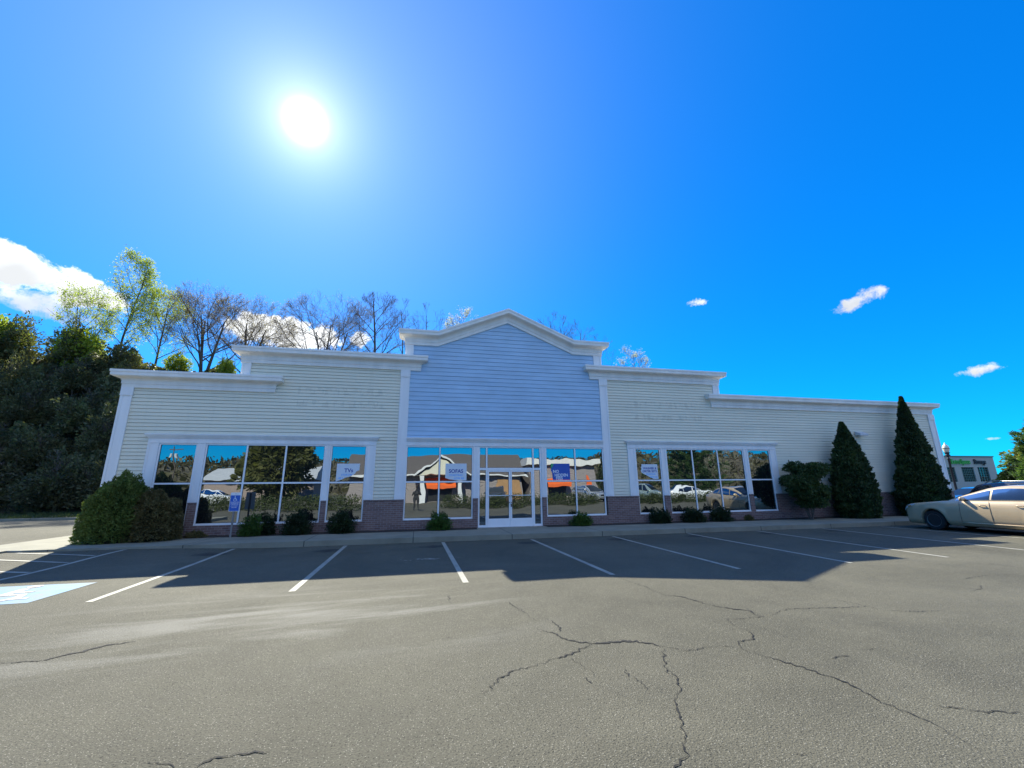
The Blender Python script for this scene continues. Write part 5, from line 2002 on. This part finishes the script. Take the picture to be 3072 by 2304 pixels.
        pts = [(a0 + 0.3 + (b1 - 0.15 - a0 - 0.3) * i / 10, sg_ * (I(P_['half'], 0) * 0.965), 0.30) for i in range(11)]
        ss.tube(pts, 0.018, 6)
        ss.build('sill_trim', m_, t, smooth=True)
    # grille and bumper slot
    gr = MB()
    gr.box(x0 - 0.05, x0 + 0.012, -0.38, 0.38, P_['deck'][0][1] - 0.02, P_['deck'][1][1] + 0.015)
    gr.box(x0 - 0.05, x0 + 0.006, -0.5, 0.5, P_['sill'][0][1] + 0.03, P_['sill'][0][1] + 0.12)
    gr.build('grille', M_drk, t)
    return t


sed = make_car('parked_car', 'gold-beige four-door sedan parked nose to the kerb at the right edge', SEDAN, paint('champagne_paint', (0.52, 0.40, 0.255), 0.15), (18.42, 10.27, 0.0), R(90), group='cars parked by the shop')
suv = make_car('parked_car', 'dark blue-black SUV with roof rails parked behind the beige sedan', SUVP, paint('dark_navy_paint', (0.012, 0.018, 0.035), 0.3), (21.5, 10.25, 0.0), R(-90), group='cars parked by the shop')
suv.scale = (1, 1, 0.965)
for sg_ in (1, -1):
    rb = MB()
    rb.tube([(0.05, sg_ * 0.60, 1.60), (-0.05, sg_ * 0.60, 1.665), (-1.55, sg_ * 0.60, 1.675), (-1.7, sg_ * 0.60, 1.60)], 0.016, 6)
    rb.build('roof_rail', M_steel, suv, smooth=True)
rb = MB()
for x in (-0.35, -1.15):
    rb.tube([(x, -0.60, 1.668), (x, 0.60, 1.668)], 0.018, 6)
rb.build('roof_bar', M_steel, suv, smooth=True)
blu = make_car('parked_car', 'bright blue car half hidden behind the corner of the shop and the sedan', SEDAN, paint('bright_blue_paint', (0.03, 0.13, 0.36), 0.4), (29.3, 17.4, 0.0), R(180), group='cars parked by the shop')
blu.scale = (1, 1, 0.90)

# ------------------------------------------------------------------ lamp post
lp = empty('street_lamp', (33.9, 20.9, 0.0), label='dark lamp post with a cream acorn globe beyond the right corner of the shop', cat='street lamp')
M_iron = mat('dark_painted_iron', (0.012, 0.014, 0.022), 0.5)
mb = MB()
mb.lathe([(0.22, 0), (0.22, 0.12), (0.16, 0.22), (0.13, 0.7), (0.075, 0.85), (0.07, 1.0), (0.055, 3.05), (0.085, 3.08), (0.085, 3.12), (0.05, 3.16), (0.05, 3.22), (0.15, 3.32), (0.10, 3.36), (0.11, 3.44), (0.17, 3.50)], 14)
mb.build('post', M_iron, lp, smooth=True)
M_globe = mat('milky_globe', (0.72, 0.66, 0.50), 0.35)
mb = MB()
mb.lathe([(0.10, 3.49), (0.13, 3.56), (0.165, 3.66), (0.18, 3.75), (0.172, 3.84), (0.14, 3.93), (0.09, 4.00), (0.055, 4.04), (0.04, 4.07), (0.03, 4.12), (0.0, 4.16)], 18)
gb = mb.build('globe', M_globe, lp, smooth=True)
mb = MB(); mb.lathe([(0.179, 3.745), (0.19, 3.75), (0.19, 3.775), (0.178, 3.78)], 18); mb.build('globe_band', M_iron, gb)

# ------------------------------------------------------------------ storage building far right
st_ = empty('storage_building', (90.0, 53.0, 0), label='flat-topped taupe building with green and black sign lettering and tall gridded windows, far right', cat='building')
M_taupe = mat('taupe_render', (0.44, 0.42, 0.36), 0.8, var=0.05)
mb = MB()
SW = [(-6.3, -3.2), (-1.75, 1.0), (1.9, 4.3)]
zb_, zt2 = 1.70, 4.05
mb.box(-12, 6.1, 0, 30, -0.1, zb_)
mb.box(-12, 6.1, 0, 30, zt2, 5.75)
ed = [-12] + [v for w in SW for v in w] + [6.1]
for i in range(0, len(ed), 2):
    mb.box(ed[i], ed[i + 1], 0, 30, zb_ + 0.001, zt2 - 0.001)
mb.build('wall', M_taupe, st_)
mb = MB(); mb.box(-12.1, 6.2, -0.1, 30.1, 5.751, 5.93); mb.build('parapet_cap', mat('green_grey_cap', (0.12, 0.17, 0.14), 0.6), st_)
for a, b in SW:
    mb = MB()
    nmu = 7 if a < 1.5 else 4
    for k in range(nmu + 1):
        x = a + (b - a) * k / nmu
        mb.box(x - 0.03, x + 0.03, 0.12, 0.20, zb_, zt2)
    for k in range(1, 6):
        z = zb_ + (zt2 - zb_) * k / 6
        mb.box(a, b, 0.125, 0.195, z - 0.025, z + 0.025)
    w_ = mb.build('window', mat('green_window_grid', (0.12, 0.20, 0.16), 0.5), st_)
    mb = MB(); mb.quad((a, 0.22, zb_), (b, 0.22, zb_), (b, 0.22, zt2), (a, 0.22, zt2)); mb.build('pane', M_dullglass, w_)
sgn = lettering([("ExtraSpace", 1.10, -1.72, 4.62, 0.02, 0.86)], st_, mat('sign_green', (0.05, 0.42, 0.05), 0.5, var=0.02), -0.12, 0.06)
sgn = lettering([("Storage", 1.10, 2.62, 4.62, 0.02, 0.80)], st_, mat('sign_charcoal', (0.02, 0.022, 0.03), 0.5, var=0.02), -0.12, 0.06)


# ------------------------------------------------------------------ pine at the right edge and trees beyond
def make_pine(name, loc, H, Rr, seed, label, m_, n_whorl=17, leaf=0.24):
    t = empty(name, loc, label=label, cat='pine tree')
    rnd = random.Random(seed)
    tr = MB()
    tr.tube([(0, 0, -0.2), (0.05, 0, H * .4), (0, 0.06, H * .75), (0, 0, H)], [H * .02, H * .014, H * .008, 0.02], 7)
    ends = []
    for i in range(n_whorl):
        f_ = 0.10 + 0.88 * i / (n_whorl - 1)
        z = H * f_
        L = Rr * (1 - f_) ** 0.75 * rnd.uniform(0.85, 1.1) + 0.35
        k0 = rnd.uniform(0, 6.28)
        for k in range(6):
            a = k0 + k * 1.047 + rnd.uniform(-.25, .25)
            l2 = L * rnd.uniform(0.7, 1.15)
            d_ = Vector((math.cos(a), math.sin(a), 0.10 + 0.35 * f_))
            p0 = Vector((0, 0, z))
            pts = [p0, p0 + d_ * l2 * 0.5 + Vector((0, 0, -0.05 * l2)), p0 + d_ * l2 + Vector((0, 0, 0.05 * l2))]
            tr.tube(pts, [0.05, 0.03, 0.012], 4, cap=False)
            for s_ in np.linspace(0.25, 1.0, 7):
                q = pts[0].lerp(pts[1], s_ * 2) if s_ < .5 else pts[1].lerp(pts[2], s_ * 2 - 1)
                for e_ in range(3):
                    off = Vector((rnd.gauss(0, .12), rnd.gauss(0, .12), rnd.gauss(0, .05))) * l2 * 0.55 * (1.1 - s_ * .6)
                    dd = (d_ * 0.8 + off.normalized() * 0.6 + Vector((0, 0, 0.35))).normalized()
                    ends.append((q + off, dd))
    tr.build('trunk', M_bark, t)
    rs = np.random.RandomState(seed)
    P2 = np.array([tuple(e[0]) for e in ends]); D2 = np.array([tuple(e[1]) for e in ends])
    per = 13
    idx = np.repeat(np.arange(len(P2)), per)
    n = len(idx)
    C = P2[idx] + rs.normal(scale=0.10, size=(n, 3))
    size = leaf * (0.6 + 0.8 * rs.rand(n))
    U, V = axes_for(rs, D2[idx] * 1.3, size, 0.16)
    leaf_obj('crown', C, U, V, 0.45 + 0.28 * rs.normal(size=n), m_, t)
    return t


make_pine('pine_tree', (54.1, 25.7, 0), 8.0, 3.0, 7, 'dark green pine with spreading boughs cut by the right edge', L_pine)
L_far = leaf_mat('far_yellow_green_leaf', (0.10, 0.12, 0.03), (0.24, 0.25, 0.07), 0.4)
bt = empty('broadleaf_tree', (68.2, 33.6, 0), label='yellow-green tree behind the pine at the far right', cat='tree')
leaf_obj('crown', *bush_leaves(201, 9000, 2.6, 2.4, 5.2, 0.20, 0.5, 'ball', 0.4, 1.7, 0.7, 0.0, 0.5), L_far, bt)
tk = tree_skel(202, 4.5, 2.2, levels=2, limbs=7, r0=0.14)
tk[0].add(tk[1].v, tk[1].f); tk[0].build('trunk', M_bark, bt)
bt2 = empty('broadleaf_tree', (56.5, 29.2, 0), label='dark low bushy tree under the pine boughs at far right', cat='tree')
leaf_obj('crown', *bush_leaves(203, 7000, 2.0, 1.8, 3.0, 0.17, 0.5, 'ball', 0.4, 1.7, 0.6, 0.0, 0.2), L_dark, bt2)
tk = tree_skel(204, 2.5, 1.4, levels=2, limbs=6, r0=0.10)
tk[0].add(tk[1].v, tk[1].f); tk[0].build('trunk', M_bark, bt2)


# ------------------------------------------------------------------ what stands across the lot, behind the viewer (seen in the panes)
op = empty('opposite_building', (2.6, -17.5, 0), R(180), label='clapboard building with a broad brown roof and orange-hooded gable entrance, mirrored in the shop windows', cat='building')
M_oroof = mat('brown_shingle_roof', (0.11, 0.095, 0.085), 0.9, var=0.2, vscale=8)
M_owall = mat('mauve_grey_clapboard', (0.30, 0.26, 0.25), 0.75, var=0.05)
M_orange = mat('orange_canvas', (0.85, 0.14, 0.02), 0.7, var=0.04)
mb = MB()
z = 0.0
for k in range(18):
    mb.add([(-9.5, -0.02, k * 0.17), (10, -0.02, k * 0.17), (10, 0.0, k * 0.17 + 0.17), (-9.5, 0.0, k * 0.17 + 0.17)], [(0, 1, 2, 3)])
mb.box(-9.5, 10, 0.01, 9.5, 0, 3.06)
mb.build('wall', M_owall, op)
mb = MB()
mb.add([(-10.0, -0.6, 2.95), (10.5, -0.6, 2.95), (10.5, 5.0, 5.6), (-10.0, 5.0, 5.6), (10.5, 10.4, 2.95), (-10.0, 10.4, 2.95)], [(0, 1, 2, 3), (3, 2, 4, 5), (1, 4, 2), (0, 3, 5)])
mb.build('roof', M_oroof, op)
mb = MB(); mb.box(-10.1, 10.6, -0.72, -0.60, 2.82, 3.02); mb.build('gutter', M_trim, op)
mb = MB()
mb.prism([(-2.6, 2.9), (2.6, 2.9), (0, 4.7)], -1.5, 2.5)
mb.build('gable', M_tan, op)
mb = MB()
for s_ in (1, -1):
    a, b = Vector((s_ * 3.1, 0, 2.72)), Vector((0, 0, 4.92))
    n_ = Vector((0, 0, 0.16))
    mb.add([(a.x, -1.75, a.z), (b.x, -1.75, b.z), (b.x, 2.6, b.z), (a.x, 2.6, a.z), (a.x, -1.75, a.z + .2), (b.x, -1.75, b.z + .2), (b.x, 2.6, b.z + .2), (a.x, 2.6, a.z + .2)], [(0, 1, 2, 3), (4, 5, 6, 7), (0, 1, 5, 4), (1, 2, 6, 5), (2, 3, 7, 6), (3, 0, 4, 7)])
mb.build('gable_roof', M_trim, op)
for s_ in (-1, 1):
    mb = MB(); mb.box(s_ * 2.1 - 0.22, s_ * 2.1 + 0.22, -1.45, -1.0, 0, 2.9); mb.build('porch_column', M_trim, op)
for ax_, aw in ((0.0, 1.7),):
    mb = MB()
    mb.add([(ax_ - aw, -0.05, 2.55), (ax_ + aw, -0.05, 2.55), (ax_ + aw, -1.1, 1.95), (ax_ - aw, -1.1, 1.95), (ax_ + aw, -1.1, 1.7), (ax_ - aw, -1.1, 1.7)], [(0, 1, 2, 3), (3, 2, 4, 5)])
    mb.build('awning', M_orange, op)
    mb = MB(); mb.box(ax_ - aw + .2, ax_ + aw - .2, -0.06, -0.03, 0.1, 1.9); mb.build('doorway', M_drk, op)
mb = MB(); mb.box(-9.3, -6.4, -0.10, -0.03, 0.2, 2.3); mb.build('timber_panel', mat('orange_timber', (0.42, 0.24, 0.11), 0.7), op)
# hedge across the lot
hd0 = empty('hedge', (8.6, -3.2, 0), label='clipped green hedge across the lot, mirrored in the windows beside the door', cat='hedge')
C, U, V, ti = bush_leaves(301, 14000, 0.7, 0.7, 1.05, 0.06, 0.45, 'dome', 0.3, 2.0, 0.5)
C[:, 0] = (C[:, 0] / 0.7) * 0.5 + (np.random.RandomState(3).rand(len(C)) - 0.5) * 13
leaf_obj('foliage', C, U, V, ti, leaf_mat('hedge_leaf', (0.04, 0.06, 0.02), (0.12, 0.14, 0.05), 0.3), hd0)
hd1 = copy_tree(hd0)
hd1.location = (-12.5, -4.0, 0)
hd1.scale = (1.25, 1, 1.1)
hd1['label'] = 'clipped hedge along the lot, mirrored low in the left window group'
hd2 = copy_tree(hd0)
hd2.location = (26.0, -5.5, 0)
hd2.scale = (1.1, 1, 0.9)
hd2['label'] = 'low hedge across the lot, mirrored at the foot of the right window group'
for h_ in (hd0, hd1, hd2):
    h_['group'] = 'hedges across the lot'
# the second shop beyond on the right with a pale fascia
ob2 = empty('fascia_building', (17.2, -17.2, 0), R(180), label='low shop with a pale fascia and orange canopy, mirrored right of the doors', cat='building')
mb = MB()
for k in range(24):
    mb.add([(-4.2, -0.02, k * 0.17), (4.2, -0.02, k * 0.17), (4.2, 0.0, k * 0.17 + 0.17), (-4.2, 0.0, k * 0.17 + 0.17)], [(0, 1, 2, 3)])
mb.box(-4.2, 4.2, 0.01, 9, 0, 4.1)
mb.build('wall', M_owall, ob2)
mb = MB(); mb.box(-4.6, 4.6, -0.5, 9.4, 4.101, 4.75); mb.build('fascia', M_cornice, ob2)
mb = MB()
mb.add([(-0.6, -0.05, 2.6), (2.4, -0.05, 2.6), (2.4, -1.2, 2.0), (-0.6, -1.2, 2.0), (2.4, -1.2, 1.6), (-0.6, -1.2, 1.6)], [(0, 1, 2, 3), (3, 2, 4, 5)])
mb.build('awning', M_orange, ob2)
mb = MB(); mb.box(-0.3, 2.1, -0.06, -0.03, 0.1, 2.3); mb.build('doorway', M_drk, ob2)
for x_, z_ in ((17.9, 2.0), (20.1, 1.9)):
    fl = empty('feather_banner', (x_, -12.0, 0), label='tall orange feather banner across the lot, mirrored right of the blue poster' if x_ < 19 else 'second orange feather banner, mirrored at the edge of the window right of the doors', cat='banner', group='orange banners across the lot')
    mb = MB(); mb.tube([(0, 0, 0), (0, 0, z_ + 0.9)], 0.02, 6); mb.build('pole', M_steel, fl)
    mb = MB(); mb.prism([(0.02, 0.7), (0.5, 0.9), (0.55, z_), (0.35, z_ + 0.7), (0.02, z_ + 0.85)], -0.004, 0.004); mb.build('cloth', M_orange, fl)
# cars across the lot
make_car('parked_car', 'black SUV parked across the lot, mirrored in the left door', SUVP, paint('black_paint', (0.008, 0.008, 0.009), 0.2), (7.4, -9.6, 0), R(96), group='cars across the lot', seam=False)
make_car('parked_car', 'silver SUV parked across the lot, mirrored in the window right of the doors', SUVP, paint('silver_paint', (0.55, 0.56, 0.57), 0.6), (16.8, -8.5, 0), R(80), group='cars across the lot')
c = make_car('parked_car', 'white car across the lot, mirrored low in the wide right window', SEDAN, paint('white_paint', (0.78, 0.78, 0.78), 0.0), (28.4, -9.0, 0), R(8), group='cars across the lot')
c = copy_tree(c); c.location = (-20.5, -20, 0); c.rotation_euler = (0, 0, R(20)); c['label'] = 'white car on the street, mirrored small in the wide left window'
c = make_car('parked_car', 'pale green hatchback across the lot, mirrored below the washer poster', SUVP, paint('pale_green_paint', (0.36, 0.44, 0.40), 0.4), (22.6, -8.0, 0), R(60), group='cars across the lot')
# wooded hills behind the viewer: far-off mass, and the nearer trees one can tell apart
mb = MB()
gx = [-260 + 8 * i for i in range(78)]
gy = [-70 - 8 * j for j in range(12)]
vs = [(x, y_, max(-0.2, sst((-70 - y_) / 55) * (10 + 4 * noise.noise(Vector((x * 0.012, 0.5, 2))) + 2 * noise.noise(Vector((x * 0.05, y_ * 0.05, 2)))) - 0.1)) for y_ in gy for x in gx]
nx = len(gx)
mb.add(vs, [(j * nx + i, (j + 1) * nx + i, (j + 1) * nx + i + 1, j * nx + i + 1) for j in range(len(gy) - 1) for i in range(nx - 1)])
tag(mb.build('far_hill', mat('wooded_slope', (0.085, 0.075, 0.045), 0.95, var=0.5, vscale=0.35), smooth=True), kind='structure')
rs_ = np.random.RandomState(9)
n = 42000
X = rs_.uniform(-230, 330, n); Y = -70 - 75 * rs_.rand(n)
Zh = np.array([sst((-70 - b) / 55) * (10 + 4 * noise.noise(Vector((a * 0.012, 0.5, 2)))) for a, b in zip(X, Y)])
bump_ = np.array([max(0, 1.6 + 2.2 * noise.noise(Vector((a * 0.13, b * 0.13, 0.3)))) for a, b in zip(X, Y)])
C = np.stack([X, Y, Zh + bump_ * (0.4 + 0.8 * rs_.rand(n))], 1)
U, V = axes_for(rs_, np.tile(np.array([[0, 0.5, 0.6]]), (n, 1)), 0.55 * (0.5 + rs_.rand(n)), 0.6)
tag(leaf_obj('far_woods', C, U, V, 0.4 + 0.3 * rs_.normal(size=n), leaf_mat('far_wood_leaf', (0.07, 0.058, 0.035), (0.15, 0.14, 0.06), 0.2)), 'far wooded hills mirrored in the shop windows', 'woods', kind='stuff')
make_pine('pine_tree', (36.0, -19, 0), 11.5, 5.0, 71, 'broad dark pine across the lot, mirrored in the wide right window', L_pine, 15, 0.30)
spire((24.6, -21.0, 0), 1.5, 7.6, 58, 'tall dark cone evergreen across the lot, mirrored right of the blue poster', 12000)
b3 = copy_tree(bl); b3.location = (40, -15, 0); b3.scale = (0.55,) * 3; b3['label'] = 'pale blossoming tree across the lot, mirrored at the right end of the windows'; b3['group'] = 'trees across the lot'
b4 = copy_tree(bl); b4.location = (34.5, -12.5, 0); b4.scale = (0.42,) * 3; b4['label'] = 'small blossoming tree across the lot, mirrored beside the white car'; b4['group'] = 'trees across the lot'
ut = empty('broadleaf_tree', (-17, -27, 0), label='round olive tree across the street, mirrored in the wide left window', cat='tree', group='trees across the lot')
leaf_obj('crown', *bush_leaves(401, 9000, 4.0, 4.0, 8.0, 0.3, 0.5, 'ball', 0.4, 1.7, 0.6, 0.0, 0.6), leaf_mat('olive_leaf', (0.07, 0.08, 0.03), (0.18, 0.18, 0.06), 0.4), ut)
mb = MB(); mb.tube([(0, 0, 0), (0, 0, 4)], [0.25, 0.12], 7); mb.build('trunk', M_bark, ut)
# utility pole with transformers
up = empty('utility_pole', (-42.5, -55, 0), label='wooden utility pole with grey transformers, mirrored in the leftmost window', cat='utility pole')
mb = MB(); mb.tube([(0, 0, 0), (0, 0, 9.5)], [0.17, 0.11], 8); mb.box(-1.1, 1.1, -0.06, 0.06, 8.8, 8.95); mb.build('pole', M_bark, up)
for dx in (-0.55, 0.55):
    mb = MB(); mb.lathe([(0, 6.9), (0.28, 6.9), (0.28, 7.9), (0.2, 8.0), (0, 8.02)], 14, (dx, 0.0, 0)); mb.build('transformer', mat('grey_can', (0.55, 0.55, 0.52), 0.5), up)
# grey house and blue dumpster tarp on the far side of the street
gh_ = empty('grey_house', (-22, -36, 0), R(180), label='low house with a metal roof across the street, mirrored in the left windows', cat='house')
mb = MB(); mb.box(-7, 7, 0, 8, 0, 3.0); mb.build('wall', mat('pinkish_wall', (0.32, 0.25, 0.22), 0.8), gh_)
mb = MB(); mb.add([(-7.6, -0.8, 2.9), (7.6, -0.8, 2.9), (7.6, 4, 4.8), (-7.6, 4, 4.8), (7.6, 8.8, 2.9), (-7.6, 8.8, 2.9)], [(0, 1, 2, 3), (3, 2, 4, 5), (1, 4, 2), (0, 3, 5)]); mb.build('roof', mat('metal_roof', (0.45, 0.46, 0.46), 0.5), gh_)
tp = empty('blue_tarpaulin', (-20.5, -38, 0), label='long blue tarpaulin over a low heap, mirrored small in the wide left window', cat='tarpaulin')
mb = MB()
mb.prism([(-4, 0), (4, 0), (4.1, 0.9), (2.5, 1.35), (0.3, 1.5), (-2.2, 1.3), (-4.1, 0.85)], -1.4, 1.4)
mb.build('cover', mat('blue_canvas', (0.03, 0.13, 0.62), 0.7, bump=0.8, bscale=2.0), tp)

# ------------------------------------------------------------------ the photographer, mirrored in the pane left of the doors
pr = empty('person', (-0.02, -0.42, 0.0), label='person in dark clothes holding up a phone with both hands, mirrored in the window', cat='person')
me = bpy.data.meshes.new('body')
J = [((0, 0, 0.92), .13), ((0, 0, 1.10), .125), ((0, 0, 1.30), .145), ((0, 0, 1.42), .09), ((0, 0.01, 1.50), .055), ((0, 0.02, 1.58), .085), ((0, 0.03, 1.68), .09), ((0, 0.02, 1.75), .05)]
E_ = [(i, i + 1) for i in range(7)]
for s_ in (-1, 1):
    b = len(J)
    J += [((s_ * .11, 0, .86), .105), ((s_ * .13, 0.02, .48), .07), ((s_ * .14, -0.01, .10), .045), ((s_ * .15, 0.15, .04), .035)]
    E_ += [(0, b), (b, b + 1), (b + 1, b + 2), (b + 2, b + 3)]
    b = len(J)
    J += [((s_ * .19, 0, 1.38), .065), ((s_ * .27, 0.06, 1.14), .048), ((s_ * .13, 0.30, 1.36), .035), ((s_ * .07, 0.345, 1.44), .030)]
    E_ += [(2, b), (b, b + 1), (b + 1, b + 2), (b + 2, b + 3)]
    h0 = b + 3
    for k in range(4):
        b2 = len(J)
        J += [((s_ * (.062 - .002 * k), .36, 1.485 - .02 * k), .009), ((s_ * .035, .385, 1.49 - .02 * k), .008), ((s_ * (.012 + .003 * k), .39, 1.488 - .02 * k), .007)]
        E_ += [(h0, b2), (b2, b2 + 1), (b2 + 1, b2 + 2)]
    b2 = len(J)
    J += [((s_ * .055, .335, 1.475), .010), ((s_ * .030, .330, 1.50), .008)]
    E_ += [(h0, b2), (b2, b2 + 1)]
me.from_pydata([j[0] for j in J], E_, [])
ob = bpy.data.objects.new('body', me)
COL.objects.link(ob)
ob.parent = pr
sk = ob.modifiers.new('skin', 'SKIN')
for i, j in enumerate(J):
    me.skin_vertices[0].data[i].radius = (j[1], j[1])
me.skin_vertices[0].data[0].use_root = True
sb = ob.modifiers.new('sub', 'SUBSURF'); sb.levels = 1; sb.render_levels = 1
me.materials.append(mat('dark_clothing', (0.03, 0.032, 0.038), 0.8, var=0.2))
mb = MB(); mb.lathe([(0.0, 1.80), (0.06, 1.79), (0.10, 1.72), (0.105, 1.64), (0.09, 1.60), (0.0, 1.61)], 14, (0, 0.0, 0.0)); mb.build('hair', mat('dark_hair', (0.03, 0.02, 0.015), 0.7), pr, smooth=True)
ph = empty('phone', (-0.02, -0.03, 1.46), label='dark phone held up by the mirrored person', cat='phone')
mb = MB(); mb.box(-0.075, 0.075, -0.006, 0.003, -0.036, 0.036); mb.build('case', M_drk, ph)
